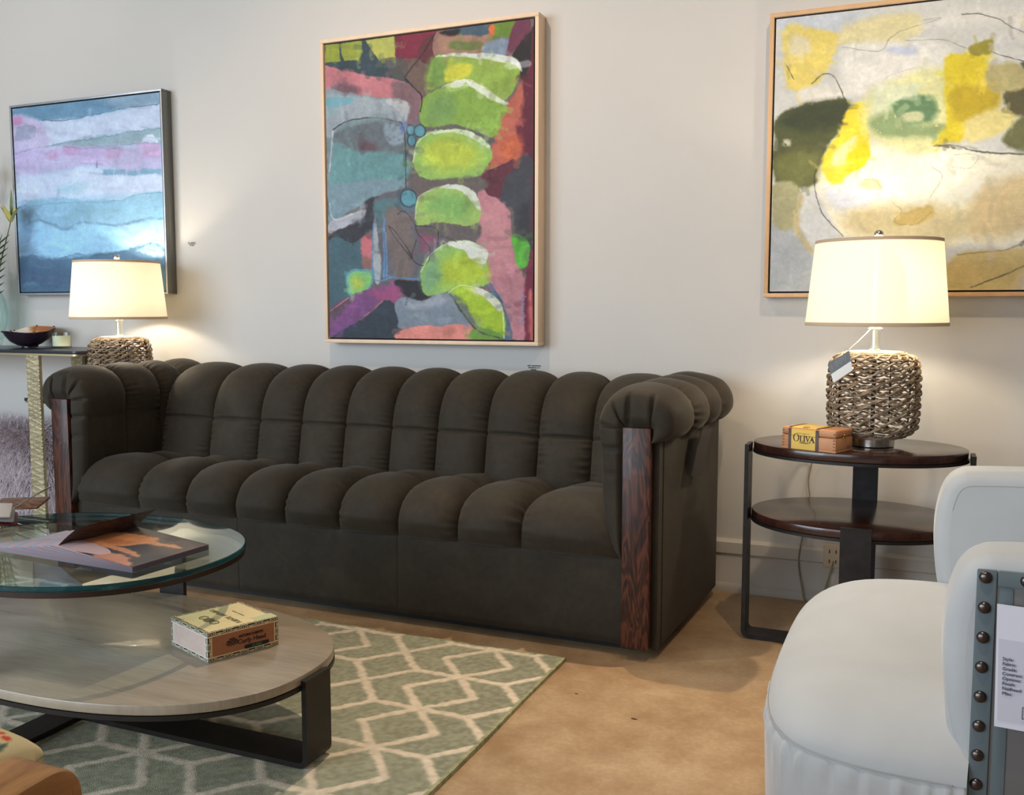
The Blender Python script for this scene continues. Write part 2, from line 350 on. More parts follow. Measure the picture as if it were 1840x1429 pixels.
# ================================================================ the three paintings
MAPLE = plain('pale_maple', L(232, 206, 178), 0.5, var=0.08, vs=14, stretch=(1, 1, 0.15), bump=0.05, bs=200)
SILVER = plain('brushed_pewter', L(120, 120, 116), 0.38, 0.6, var=0.3, vs=30, stretch=(1, 1, 0.05))
PEWTER = plain('light_pewter', L(178, 184, 192), 0.4, 0.5, var=0.1, vs=30)
GAPD = plain('dark_recess', L(40, 28, 22), 0.8)
GAPN = plain('navy_recess', L(28, 36, 50), 0.8)
DK = (44, 42, 46)
c = Canvas(354, 510, [(47, 165), (866, 58), (856, 1337), (62, 1327)], (106, 97, 94), 11)
for pts, col, kw in [
    ([(40, 160), (350, 125), (400, 300), (330, 292), (200, 278), (40, 250)], (58, 72, 78), {}),
    ([(46, 160), (108, 158), (116, 226), (46, 233)], (142, 150, 58), dict(smooth=False)),
    ([(112, 156), (200, 148), (207, 195), (190, 225), (132, 226)], (150, 158, 64), dict(smooth=False)),
    ([(215, 148), (340, 128), (345, 215), (285, 234)], (178, 178, 88), dict(smooth=False)),
    ([(345, 125), (505, 105), (440, 215), (345, 222)], (128, 46, 66), dict(smooth=False)),
    ([(350, 222), (450, 212), (520, 170), (530, 240), (480, 330), (440, 372), (385, 290)], (112, 92, 82), {}),
    ([(440, 160), (500, 112), (560, 100), (545, 190), (485, 240), (432, 205)], (98, 54, 58), {}),
    ([(500, 115), (600, 105), (560, 190), (500, 220)], (150, 112, 100), {}),
    ([(300, 215), (380, 220), (390, 290), (330, 288)], (88, 84, 80), dict(op=.8)),
    ([(40, 249), (120, 262), (200, 280), (330, 295), (395, 315), (440, 366), (430, 420), (385, 400), (330, 372), (200, 362), (110, 347), (40, 352)], (188, 118, 122), {}),
    ([(330, 305), (395, 315), (442, 366), (440, 468), (392, 470), (382, 390), (330, 365)], (128, 98, 102), dict(soft=8)),
    ([(70, 338), (110, 312), (190, 335), (182, 357), (110, 350)], (112, 84, 90), dict(soft=10)),
    ([(46, 350), (110, 345), (200, 362), (380, 380), (388, 450), (378, 480), (376, 700), (330, 735), (220, 772), (80, 858), (58, 832), (48, 520)], (128, 146, 150), {}),
    ([(48, 362), (180, 368), (385, 382), (386, 452), (340, 455), (250, 447), (120, 470), (52, 526)], (156, 164, 168), dict(soft=6)),
    ([(55, 368), (158, 371), (150, 396), (60, 408)], (112, 166, 176), dict(dry=.4)),
    ([(300, 375), (388, 385), (386, 450), (350, 420)], (182, 182, 178), dict(dry=.3)),
    ([(85, 505), (200, 470), (300, 455), (372, 470), (372, 592), (170, 582), (88, 548)], (106, 114, 117), dict(soft=6)),
    ([(200, 535), (262, 548), (250, 585), (205, 580)], (104, 82, 88), dict(soft=12)),
    ([(300, 460), (365, 480), (372, 540), (310, 545)], (140, 155, 165), dict(soft=6, dry=.35)),
    ([(80, 556), (170, 575), (372, 590), (374, 690), (200, 706), (80, 722)], (108, 150, 150), dict(soft=8)),
    ([(60, 722), (250, 690), (376, 692), (372, 718), (220, 766), (85, 852), (60, 790)], (126, 150, 158), dict(soft=5)),
    ([(64, 862), (200, 812), (217, 816), (190, 852), (68, 906)], (176, 176, 182), {}),
    ([(215, 772), (272, 752), (268, 800), (246, 900), (200, 938), (160, 942), (62, 932), (75, 905), (190, 862), (212, 820)], (58, 58, 63), {}),
    ([(60, 935), (160, 945), (215, 925), (238, 1050), (160, 1172), (60, 1214)], (74, 100, 108), {}),
    ([(195, 938), (236, 908), (248, 1062), (215, 1050)], (198, 112, 116), dict(soft=5)),
    ([(205, 1000), (246, 1010), (248, 1065), (210, 1052)], (140, 100, 92), dict(soft=8)),
    ([(262, 756), (420, 738), (432, 830), (520, 900), (520, 962), (440, 1032), (434, 1088), (258, 1082), (248, 880)], (101, 99, 106), dict(soft=5)),
    ([(255, 775), (420, 765), (410, 800), (330, 815), (268, 870)], (88, 120, 124), dict(soft=6)),
    ([(300, 820), (392, 828), (402, 1070), (330, 1062)], (122, 108, 102), dict(soft=12)),
    ([(440, 880), (500, 900), (480, 960), (440, 980)], (130, 80, 96), dict(soft=14)),
    ([(244, 858), (262, 872), (278, 1084), (250, 1084)], (168, 172, 172), {}),
    ([(330, 1098), (440, 1098), (524, 1146), (440, 1178), (380, 1162)], DK, {}),
    ([(128, 1092), (150, 1056), (238, 1050), (244, 1100), (217, 1150), (148, 1154)], (100, 150, 152), {}),
    ([(136, 1092), (154, 1064), (230, 1060), (236, 1098), (212, 1142), (152, 1146)], (132, 188, 112), {}),
    ([(150, 1085), (200, 1090), (190, 1130), (155, 1130)], (172, 190, 80), dict(soft=10)),
    ([(62, 1216), (140, 1165), (270, 1118), (345, 1125), (340, 1178), (280, 1176), (210, 1232), (70, 1326)], (122, 76, 122), {}),
    ([(220, 1140), (345, 1122), (345, 1180), (280, 1172)], (152, 78, 116), dict(soft=12)),
    ([(62, 1218), (135, 1168), (140, 1195), (66, 1270)], (92, 74, 84), dict(soft=4)),
    ([(68, 1336), (210, 1242), (290, 1176), (332, 1186), (352, 1250), (378, 1340)], (54, 62, 72), {}),
    ([(338, 1182), (380, 1160), (440, 1180), (470, 1166), (512, 1140), (560, 1150), (622, 1230), (648, 1285), (370, 1290), (345, 1250)], (126, 136, 146), {}),
    ([(370, 1168), (440, 1184), (512, 1146), (545, 1165), (480, 1205), (395, 1205)], (158, 164, 172), dict(soft=10)),
    ([(362, 1292), (640, 1278), (646, 1345), (368, 1345)], (228, 142, 128), {}),
    ([(520, 130), (700, 108), (690, 175), (540, 195)], (168, 128, 108), dict(soft=6)),
    ([(560, 150), (668, 144), (662, 172), (558, 178)], (106, 122, 66), dict(soft=5)),
    ([(560, 95), (705, 80), (702, 114), (590, 122)], (72, 92, 106), {}),
    ([(520, 110), (590, 100), (585, 122), (545, 125)], (42, 38, 42), dict(soft=5)),
    ([(715, 78), (805, 66), (796, 132), (710, 122)], (108, 136, 52), {}),
    ([(704, 84), (722, 82), (724, 122), (706, 118)], (215, 110, 60), {}),
    ([(690, 150), (782, 138), (772, 198), (680, 190)], (128, 142, 158), dict(soft=6)),
    ([(800, 68), (850, 62), (838, 130), (772, 205), (768, 180)], (112, 56, 78), {}),
    ([(790, 205), (845, 110), (870, 90), (868, 260), (815, 292)], (44, 38, 40), {}),
    ([(770, 395), (822, 300), (870, 240), (868, 700), (820, 640), (790, 500)], (96, 38, 54), {}),
    ([(690, 640), (720, 520), (762, 402), (815, 308), (822, 420), (800, 480), (818, 560), (800, 610), (755, 625), (690, 668)], (184, 100, 82), dict(soft=5)),
    ([(740, 540), (815, 510), (810, 600), (750, 610)], (190, 98, 66), dict(soft=14)),
    ([(760, 662), (858, 600), (860, 1010), (805, 900), (780, 800), (745, 790), (750, 700)], (70, 71, 76), {}),
    ([(805, 820), (850, 800), (850, 1000), (810, 940)], (58, 56, 62), dict(soft=14)),
    ([(672, 672), (760, 622), (796, 606), (800, 645), (752, 692), (742, 762), (690, 742)], (100, 50, 60), {}),
    ([(662, 692), (690, 740), (740, 772), (776, 822), (786, 950), (822, 1090), (834, 1318), (765, 1318), (740, 1180), (695, 1100), (690, 980), (650, 932), (658, 800)], (188, 128, 134), {}),
    ([(670, 850), (740, 800), (770, 1000), (720, 1050)], (200, 140, 142), dict(soft=20)),
    ([(830, 1060), (868, 1000), (868, 1345), (826, 1345)], (118, 42, 62), {}),
    ([(842, 1150), (856, 1150), (856, 1320), (842, 1320)], (200, 105, 100), dict(soft=5)),
    ([(784, 902), (842, 935), (836, 1022), (816, 1048), (795, 1012)], (96, 178, 62), {}),
    ([(700, 1108), (746, 1182), (782, 1318), (748, 1335)], (86, 106, 126), {}),
    # stacked green forms, top to bottom
    ([(462, 300), (500, 208), (600, 194), (740, 200), (802, 226), (815, 262), (790, 322), (760, 372), (700, 366), (630, 330), (560, 300), (480, 336)], (146, 172, 74), {}),
    ([(470, 230), (540, 210), (530, 300), (480, 330)], (118, 150, 72), dict(soft=16)),
    ([(555, 240), (632, 234), (626, 282), (535, 294)], (200, 198, 66), dict(soft=6)),
    ([(500, 206), (620, 189), (722, 192), (800, 214), (820, 264), (796, 244), (740, 224), (640, 208)], (214, 218, 202), dict(dry=.25)),
    ([(446, 380), (520, 325), (610, 305), (682, 332), (762, 392), (742, 480), (710, 524), (640, 492), (560, 466), (460, 478), (440, 430)], (132, 164, 70), {}),
    ([(470, 380), (560, 350), (560, 450), (470, 460)], (118, 152, 84), dict(soft=20)),
    ([(520, 322), (580, 295), (640, 298), (692, 334), (768, 386), (748, 394), (680, 358), (630, 320), (560, 324)], (216, 222, 196), dict(dry=.25)),
    ([(496, 486), (560, 468), (642, 490), (718, 530), (704, 548), (620, 508), (530, 497)], (98, 96, 90), {}),
    ([(408, 592), (440, 520), (500, 490), (600, 488), (672, 520), (708, 578), (690, 642), (640, 682), (530, 688), (430, 672)], (150, 186, 92), {}),
    ([(440, 580), (540, 520), (650, 560), (640, 630), (520, 650)], (184, 198, 72), dict(soft=26)),
    ([(470, 506), (540, 486), (640, 500), (705, 562), (690, 560), (620, 514), (540, 500)], (214, 222, 190), dict(dry=.35)),
    ([(430, 692), (682, 682), (662, 735), (440, 742)], (106, 96, 90), dict(soft=5)),
    ([(412, 822), (430, 760), (500, 720), (580, 710), (642, 740), (670, 800), (656, 862), (600, 868), (520, 858), (430, 872)], (156, 184, 96), {}),
    ([(450, 800), (520, 750), (620, 770), (600, 840), (500, 830)], (130, 176, 96), dict(soft=22)),
    ([(480, 728), (580, 705), (652, 744), (674, 815), (655, 795), (600, 738), (540, 725)], (212, 216, 198), dict(dry=.3)),
    ([(430, 878), (600, 872), (664, 868), (652, 932), (560, 926), (440, 902)], (100, 90, 88), dict(soft=5)),
    ([(434, 1052), (470, 1000), (540, 942), (600, 930), (684, 970), (692, 1060), (690, 1112), (600, 1116), (520, 1142), (452, 1154)], (146, 186, 96), {}),
    ([(520, 1030), (620, 980), (684, 1040), (670, 1100), (540, 1110)], (178, 196, 58), dict(soft=24)),
    ([(440, 1060), (500, 1000), (510, 1100), (455, 1140)], (130, 172, 120), dict(soft=20)),
    ([(535, 948), (590, 929), (684, 968), (684, 1028), (640, 1010), (600, 968)], (222, 224, 208), dict(dry=.2)),
    ([(546, 1142), (600, 1114), (682, 1134), (744, 1190), (754, 1325), (680, 1292), (640, 1262), (600, 1190)], (164, 192, 50), {}),
    ([(552, 1146), (610, 1180), (645, 1295), (590, 1215)], (108, 118, 100), dict(soft=6)),
    ([(640, 1285), (700, 1290), (750, 1335), (640, 1335)], (112, 150, 62), dict(soft=4)),
    ([(600, 1120), (690, 1135), (745, 1195), (735, 1215), (680, 1160)], (216, 214, 190), dict(dry=.25)),
]: c.poly(pts, col, **kw)
for x, y, rx, ry in [(401, 493, 14, 18), (437, 497, 20, 22), (404, 535, 14, 20), (390, 762, 30, 33)]:
    c.ell(x, y, rx+5, ry+5, (52, 66, 74), warp=3); c.ell(x, y, rx, ry, (96, 152, 162), warp=3)
for pts, w, col in [
    ([(82, 495), (140, 460), (240, 446), (330, 455), (372, 478), (379, 600), (380, 720)], 4, (46, 50, 56)),
    ([(80, 500), (62, 660)], 6, (205, 212, 214)), ([(62, 790), (86, 852), (200, 814)], 5, (210, 214, 216)),
    ([(500, 115), (445, 200), (410, 245), (380, 285)], 4, (50, 36, 38)), ([(380, 290), (420, 330), (446, 366), (440, 420)], 5, (30, 28, 32)),
    ([(293, 846), (290, 1082)], 8, (92, 142, 190)), ([(246, 862), (248, 1082), (330, 1082), (436, 1088)], 6, (96, 142, 184)), ([(300, 900), (301, 1080)], 4, (120, 160, 195)),
    ([(310, 872), (340, 900), (380, 960), (402, 1005), (350, 940), (312, 880)], 3, DK), ([(345, 830), (370, 815), (410, 860), (430, 910), (470, 960), (470, 1010), (440, 1034), (400, 1000), (420, 930)], 3, DK),
    ([(420, 872), (500, 885), (505, 950)], 3, DK), ([(520, 915), (575, 935)], 3, DK),
    ([(545, 1140), (600, 1113), (690, 1138), (742, 1200), (752, 1330)], 4, (226, 230, 205)), ([(552, 1148), (640, 1285), (735, 1330)], 6, (60, 64, 60)),
    ([(690, 655), (755, 630)], 4, (60, 34, 38)), ([(700, 1105), (745, 1180)], 8, (70, 86, 130)),
    ([(360, 486), (382, 460), (378, 500)], 8, (90, 110, 170)), ([(408, 620), (430, 540), (500, 490)], 4, (205, 215, 190)),
    ([(414, 850), (430, 760), (510, 716)], 4, (210, 216, 196)), ([(436, 1060), (480, 985), (550, 938)], 4, (208, 216, 190)),
    ([(862, 100), (858, 1330)], 10, (96, 40, 50)), ([(66, 1218), (140, 1166)], 4, (222, 130, 120)), ([(210, 1238), (285, 1178)], 4, (205, 110, 130)),
]: c.line(pts, w, col, op=.9)
c.strokes(600, 55, 20, 3, 0.45, 0.10)
c.grain(0.06)
P2 = framed('framed_painting', 'tall abstract painting of stacked lime green forms in a pale wood frame above the sofa', -2.221, -1.287, 0.862, 2.062, 0.068, 0.0145, 0.006, MAPLE, MAPLE, GAPD, c, (0.93, 0.99, 1.08))
text_part('signature', 'Kennedy', 0.030, plain('blue_paint', L(140, 140, 178), 0.6), P2, (-1.352, 3.2855, 1.000), (0, 0, 1), (-1, 0, 0), depth=0.0005)

c = Canvas(330, 330, [(48, 150), (748, 82), (765, 1045), (82, 1042)], (156, 184, 208), 31)
for pts, col, kw in [
    ([(40, 150), (760, 70), (760, 140), (600, 150), (450, 182), (300, 205), (150, 202), (40, 186)], (102, 138, 164), dict(soft=6)),
    ([(480, 100), (760, 70), (760, 138), (600, 148)], (132, 156, 176), dict(soft=18)),
    ([(200, 212), (450, 190), (600, 158), (760, 142), (760, 252), (600, 266), (450, 296), (230, 336), (195, 300)], (188, 198, 218), dict(soft=8)),
    ([(45, 186), (150, 196), (210, 230), (220, 330), (50, 356)], (186, 176, 206), dict(soft=10)),
    ([(62, 238), (156, 234), (156, 290), (62, 302)], (150, 152, 178), dict(smooth=False, soft=5)),
    ([(55, 185), (100, 190), (95, 225), (58, 225)], (190, 140, 180), dict(soft=6)),
    ([(230, 334), (400, 302), (600, 272), (760, 254), (760, 326), (600, 322), (400, 342)], (144, 166, 176), dict(soft=5)),
    ([(50, 352), (230, 336), (400, 346), (760, 328), (760, 446), (500, 440), (400, 432), (200, 466), (50, 474)], (178, 172, 204), dict(soft=10)),
    ([(50, 355), (150, 345), (200, 380), (150, 430), (60, 440)], (182, 170, 206), dict(soft=22)),
    ([(210, 365), (270, 355), (262, 392), (235, 390)], (180, 148, 186), dict(soft=8)),
    ([(300, 338), (385, 336), (378, 372), (320, 376)], (182, 146, 184), dict(soft=6)),
    ([(500, 345), (580, 345), (570, 385), (530, 400)], (184, 150, 188), dict(soft=7)),
    ([(665, 322), (748, 318), (748, 385), (672, 388)], (186, 160, 196), dict(soft=6, smooth=False)),
    ([(385, 338), (492, 336), (490, 422), (388, 420)], (188, 172, 212), dict(smooth=False, soft=4)),
    ([(50, 474), (200, 466), (400, 434), (490, 445), (760, 474), (760, 560), (500, 570), (50, 604)], (188, 200, 222), dict(soft=12)),
    ([(490, 448), (752, 448), (752, 474), (490, 476)], (122, 158, 182), dict(soft=5, smooth=False)),
    ([(280, 520), (400, 510), (390, 550), (280, 560)], (160, 188, 206), dict(soft=14)),
    ([(60, 606), (300, 580), (550, 600), (640, 570), (765, 560), (765, 692), (600, 716), (450, 702), (300, 732), (150, 692), (60, 722)], (138, 178, 202), dict(soft=6)),
    ([(70, 722), (150, 700), (310, 740), (450, 712), (600, 726), (768, 700), (768, 860), (600, 842), (400, 856), (250, 882), (75, 882)], (152, 198, 228), dict(soft=6)),
    ([(560, 730), (768, 720), (768, 830), (600, 830)], (170, 204, 232), dict(soft=20)),
    ([(70, 640), (165, 640), (150, 760), (150, 870), (75, 880)], (112, 138, 164), dict(soft=24, op=.75)),
    ([(72, 872), (250, 884), (400, 862), (560, 846), (700, 812), (770, 862), (775, 1060), (72, 1060)], (88, 118, 144), dict(soft=8)),
    ([(640, 838), (700, 810), (752, 852), (740, 880)], (152, 186, 212), dict(soft=8)),
    ([(80, 900), (300, 920), (300, 1040), (80, 1040)], (74, 98, 122), dict(soft=40)),
    ([(670, 322), (705, 280), (742, 322)], (196, 208, 222), dict(soft=4)),
]: c.poly(pts, col, warp=12, **kw)
for pts, w, col in [
    ([(200, 205), (330, 205), (450, 182), (600, 152), (748, 140)], 5, (70, 96, 120)), ([(210, 334), (400, 305), (600, 272), (748, 254)], 4, (90, 116, 136)),
    ([(60, 362), (230, 330), (400, 345), (600, 326), (748, 326)], 3, (110, 120, 140)), ([(75, 625), (300, 608), (550, 600), (640, 572), (752, 562)], 3, (100, 136, 160)),
    ([(110, 715), (160, 690), (240, 705), (300, 735), (380, 705), (470, 712), (560, 720), (680, 690), (752, 690)], 12, (100, 134, 160)),
    ([(130, 862), (250, 884), (350, 862), (480, 862), (560, 848), (700, 812)], 9, (78, 108, 132)), ([(388, 420), (490, 420)], 3, (150, 130, 180)), ([(460, 405), (462, 440)], 4, (70, 100, 120)),
    ([(62, 240), (156, 236), (156, 290)], 3, (110, 112, 140)), ([(96, 1005), (112, 1000), (128, 1008), (150, 1000)], 3, (140, 160, 175)),
]: c.line(pts, w, col, op=.75, dry=.35 if w > 8 else 0, warp=8)
c.strokes(420, 110, 16, 5, 0.95, 0.05)
c.grain(0.04)
framed('framed_painting', 'blue and lilac abstract seascape painting in a thin pewter frame behind the left lamp', -3.966, -3.045, 1.064, 1.950, 0.058, 0.010, 0.005, PEWTER, SILVER, GAPN, c, (1.08, 1.16, 1.24))

TW = 1.06  # canvas runs on past the photograph's edge
c = Canvas(420, 392, [(145, 88), (1570, -90), (1560, 1316), (108, 1345)], (206, 206, 196), 51)
INK = (60, 60, 56)
for pts, col, kw in [
    ([(100, 60), (500, 40), (480, 120), (120, 150)], (196, 202, 204), dict(soft=30)),
    ([(180, 142), (280, 113), (420, 160), (402, 240), (352, 330), (300, 390), (210, 402), (184, 340)], (226, 206, 112), dict(soft=8)),
    ([(200, 170), (272, 168), (302, 230), (216, 252)], (228, 218, 178), dict(soft=14)),
    ([(230, 396), (268, 396), (245, 472)], (230, 206, 100), dict(soft=4)),
    ([(450, 112), (600, 70), (740, 58), (752, 140), (600, 202), (420, 192)], (222, 212, 160), dict(soft=18)),
    ([(760, 60), (1000, 30), (1300, 60), (1280, 180), (1150, 110), (900, 120)], (214, 212, 200), dict(soft=16)),
    ([(1150, 80), (1400, 90), (1400, 250), (1250, 200)], (226, 216, 160), dict(soft=18)),
    ([(460, 210), (800, 184), (872, 262), (700, 362), (560, 425), (450, 402)], (230, 227, 214), dict(soft=20)),
    ([(620, 210), (740, 205), (730, 245), (640, 240)], (196, 202, 214), dict(soft=10)),
    ([(250, 400), (440, 380), (430, 450), (260, 460)], (226, 222, 206), dict(soft=12)),
    ([(335, 750), (600, 650), (800, 640), (1000, 690), (1235, 700), (1275, 800), (1240, 1000), (1100, 1120), (450, 1080), (352, 980)], (240, 234, 206), dict(soft=14)),
    ([(560, 700), (850, 660), (1000, 720), (900, 900), (600, 900)], (244, 240, 214), dict(soft=40)),
    ([(350, 860), (560, 850), (540, 960), (420, 960)], (218, 222, 224), dict(soft=24)),
    ([(1000, 870), (1235, 790), (1235, 1000), (1080, 1085), (930, 1050)], (218, 196, 146), dict(soft=30)),
    ([(480, 960), (900, 940), (920, 1090), (500, 1080)], (222, 206, 156), dict(soft=34)),
    ([(140, 548), (220, 490), (352, 455), (456, 455), (432, 582), (372, 652), (322, 772), (302, 848), (140, 830)], (86, 90, 56), dict(soft=6)),
    ([(150, 545), (300, 470), (450, 460), (430, 560), (250, 600)], (68, 74, 52), dict(soft=24)),
    ([(150, 720), (330, 690), (300, 840), (150, 825)], (112, 114, 66), dict(soft=24)),
    ([(172, 640), (210, 640), (200, 665), (172, 665)], (190, 186, 160), dict(soft=8, dry=.4)),
    ([(430, 592), (460, 490), (530, 474), (556, 600), (542, 732), (452, 802), (430, 832), (370, 832), (342, 742), (372, 662)], (240, 216, 66), dict(soft=6)),
    ([(395, 700), (450, 650), (500, 625), (450, 740), (400, 760)], (236, 226, 160), dict(soft=8)),
    ([(460, 700), (540, 640), (540, 730), (460, 790)], (242, 208, 40), dict(soft=8)),
    ([(540, 420), (870, 300), (860, 640), (700, 690), (540, 600)], (222, 220, 160), dict(soft=24)),
    ([(555, 382), (746, 374), (746, 470), (650, 492), (558, 522)], (218, 222, 184), dict(soft=4, smooth=False)),
    ([(540, 540), (650, 500), (730, 560), (860, 560), (850, 600), (720, 625), (600, 612)], (142, 162, 112), dict(soft=16, dry=.3)),
    ([(650, 470), (745, 424), (820, 440), (812, 532), (730, 566), (676, 532)], (104, 136, 96), dict(soft=8)),
    ([(690, 520), (760, 500), (772, 546), (700, 552)], (194, 198, 152), dict(soft=8)),
    ([(852, 262), (950, 238), (1020, 180), (1034, 190), (1022, 300), (1022, 450), (960, 560), (920, 642), (805, 644), (862, 560)], (218, 198, 56), dict(soft=7)),
    ([(900, 380), (1062, 420), (1042, 530), (900, 545)], (192, 168, 52), dict(soft=14)),
    ([(950, 212), (1034, 172), (1028, 240), (962, 252)], (150, 142, 60), dict(soft=5)),
    ([(940, 540), (1100, 480), (1150, 500), (1080, 600), (950, 640)], (226, 212, 140), dict(soft=14)),
    ([(1030, 290), (1202, 308), (1202, 402), (1080, 422), (1018, 400)], (176, 166, 116), dict(soft=10)),
    ([(1088, 412), (1242, 400), (1242, 472), (1170, 522), (1094, 472)], (96, 92, 66), dict(soft=6)),
    ([(1150, 280), (1400, 330), (1400, 420), (1222, 412), (1190, 340)], (86, 90, 92), dict(soft=6)),
    ([(1140, 540), (1232, 510), (1330, 600), (1222, 692), (1090, 642)], (112, 112, 76), dict(soft=10)),
    ([(1205, 520), (1290, 430), (1330, 520), (1280, 580)], (216, 216, 214), dict(soft=6)),
    ([(1240, 640), (1340, 630), (1340, 790), (1240, 745)], (80, 112, 56), dict(soft=6)),
    ([(690, 965), (802, 934), (824, 982), (740, 1024), (655, 1022)], (206, 180, 110), dict(soft=6)),
    ([(515, 825), (590, 820), (605, 860), (540, 860)], (226, 212, 160), dict(soft=5)),
    ([(100, 1040), (230, 1030), (300, 1150), (290, 1360), (95, 1360)], (176, 180, 178), dict(soft=10)),
    ([(130, 850), (242, 850), (222, 1030), (130, 1036)], (168, 164, 124), dict(soft=8)),
    ([(250, 870), (330, 900), (420, 1070), (300, 1100), (245, 1000)], (212, 212, 206), dict(soft=10)),
    ([(900, 1175), (1100, 1140), (1400, 1120), (1400, 1340), (900, 1340)], (208, 188, 128), dict(soft=10)),
    ([(1230, 1180), (1500, 1100), (1500, 1340), (1180, 1340)], (204, 194, 176), dict(soft=20)),
    ([(1400, 200), (1560, 180), (1560, 700), (1420, 720)], (214, 208, 180), dict(soft=30)),
]: c.poly(pts, col, warp=14, **kw)
for pts, w, col in [
    ([(252, 900), (232, 1040), (300, 1150)], 24, (188, 172, 118)), ([(815, 658), (900, 660), (1000, 685), (1130, 695), (1290, 702)], 6, INK), ([(825, 655), (905, 672)], 10, INK),
    ([(320, 770), (312, 850), (350, 970), (440, 1080)], 4, INK), ([(300, 376), (350, 332), (400, 350), (440, 440), (450, 475)], 4, INK), ([(184, 285), (225, 358)], 4, INK),
    ([(1030, 228), (1130, 270), (1290, 300)], 4, INK), ([(915, 62), (1000, 66), (1130, 130), (1290, 225)], 4, INK), ([(765, 85), (830, 78), (650, 150), (590, 225), (430, 215)], 3, (150, 148, 140)),
    ([(690, 180), (850, 180), (935, 215)], 3, (120, 118, 110)), ([(1170, 1112), (1250, 1030), (1290, 950)], 16, (80, 82, 84)), ([(980, 1315), (1130, 1240), (1290, 1165)], 5, INK),
    ([(920, 1165), (1100, 1140), (1180, 1105)], 6, (150, 134, 90)), ([(515, 820), (570, 815), (605, 855)], 2, (130, 120, 90)), ([(650, 925), (690, 960), (660, 1010), (740, 1025), (815, 965)], 2, (140, 126, 84)),
    ([(810, 760), (850, 800), (800, 900)], 2, (120, 118, 110)), ([(890, 700), (990, 700), (960, 760), (890, 755)], 2, (170, 168, 160)), ([(590, 380), (640, 330), (760, 300)], 2, (190, 188, 176)),
]: c.line(pts, w, col, op=.85, warp=7, dry=.3 if w > 9 else 0)
c.strokes(520, 80, 22, 6, 0.5, 0.05)
c.grain(0.04)
framed('framed_painting', 'yellow, olive and white abstract painting in a light wood frame behind the right lamp', -0.478, -0.478+TW, 1.038, 1.965, 0.050, 0.0135, 0.006, plain('pale_oak', L(214, 172, 126), 0.5, var=0.1, vs=14, stretch=(1, 1, 0.15)), MAPLE, GAPD, c, (1.0, 1.03, 1.12))

# ---- small printed wall captions: three lines of tiny print each
INKM = plain('caption_ink', L(60, 62, 66), 0.7)
for x, z, s, lab in [(-1.330, 0.782, 1.0, 'tiny three line printed caption on the wall under the green painting'), (-2.955, 1.288, 0.8, 'tiny faint printed caption on the wall right of the blue painting')]:
    b = MB()
    for r, wd in enumerate((0.052, 0.046, 0.026)):
        xx = -wd/2
        while xx < wd/2:
            l = 0.0022+0.0016*rng.random()
            b.box((x+s*xx, 3.3492, z-0.0075*r*s), (x+s*(xx+l*0.8), 3.3502, z-0.0075*r*s+0.0042*s)); xx += l+(0.003 if rng.random() < .15 else 0.0004)
    tag(b.build('wall_caption', INKM, loc=(x, 3.35, z)), lab, 'caption')
# ================================================================ sofa
k = Nt('dark_nubuck'); v = k.coord()
f1 = k.noise(v, 7, 5, 0.6, 0.5); f2 = k.noise(v, 45, 4, 0.6)
cc = k.ramp(f1, [(0.3, L(42, 37, 29)), (0.55, L(50, 44, 35)), (0.75, L(62, 55, 44))])
cc = k.mix(0.25, cc, k.ramp(f2, [(0.3, L(40, 36, 29)), (0.7, L(66, 60, 49))]))
NUBUCK = k.pbr(cc, 0.72, 0, k.bump(k.noise(v, 380, 3), 0.12, 0.001), spec=0.25, sheen=0.10, srough=0.45, stint=(0.9, 0.85, 0.78, 1))
DARKW = plain('black_stained_plinth', L(28, 25, 24), 0.6)
def rosewood(name, lo, mid, hi, sc=1.0, axis='Z'):
    k = Nt(name); st = {'Z': (1, 1, 0.16), 'X': (0.16, 1, 1), 'Y': (1, 0.16, 1)}[axis]
    v = k.coord(tuple(sc*q for q in st))
    f = k.noise(v, 18, 3, 0.5, 1.2)
    w = k.n('Math', operation='SINE', i_0=k.n('Math', operation='MULTIPLY', i_0=f, i_1=60.0).outputs[0]).outputs[0]
    g = k.noise(v, 160, 3, 0.6)
    c = k.ramp(k.n('Math', operation='MULTIPLY_ADD', i_0=w, i_1=0.35, i_2=0.5).outputs[0], [(0.12, lo), (0.5, mid), (0.9, hi)])
    c = k.mix(0.3, c, k.ramp(g, [(0.35, lo), (0.7, hi)]))
    return k.pbr(c, 0.42, 0, k.bump(w, 0.05, 0.001), spec=0.35, coat=0.08)
ROSE = rosewood('rosewood', L(22, 14, 13), L(54, 30, 23), L(100, 54, 38))

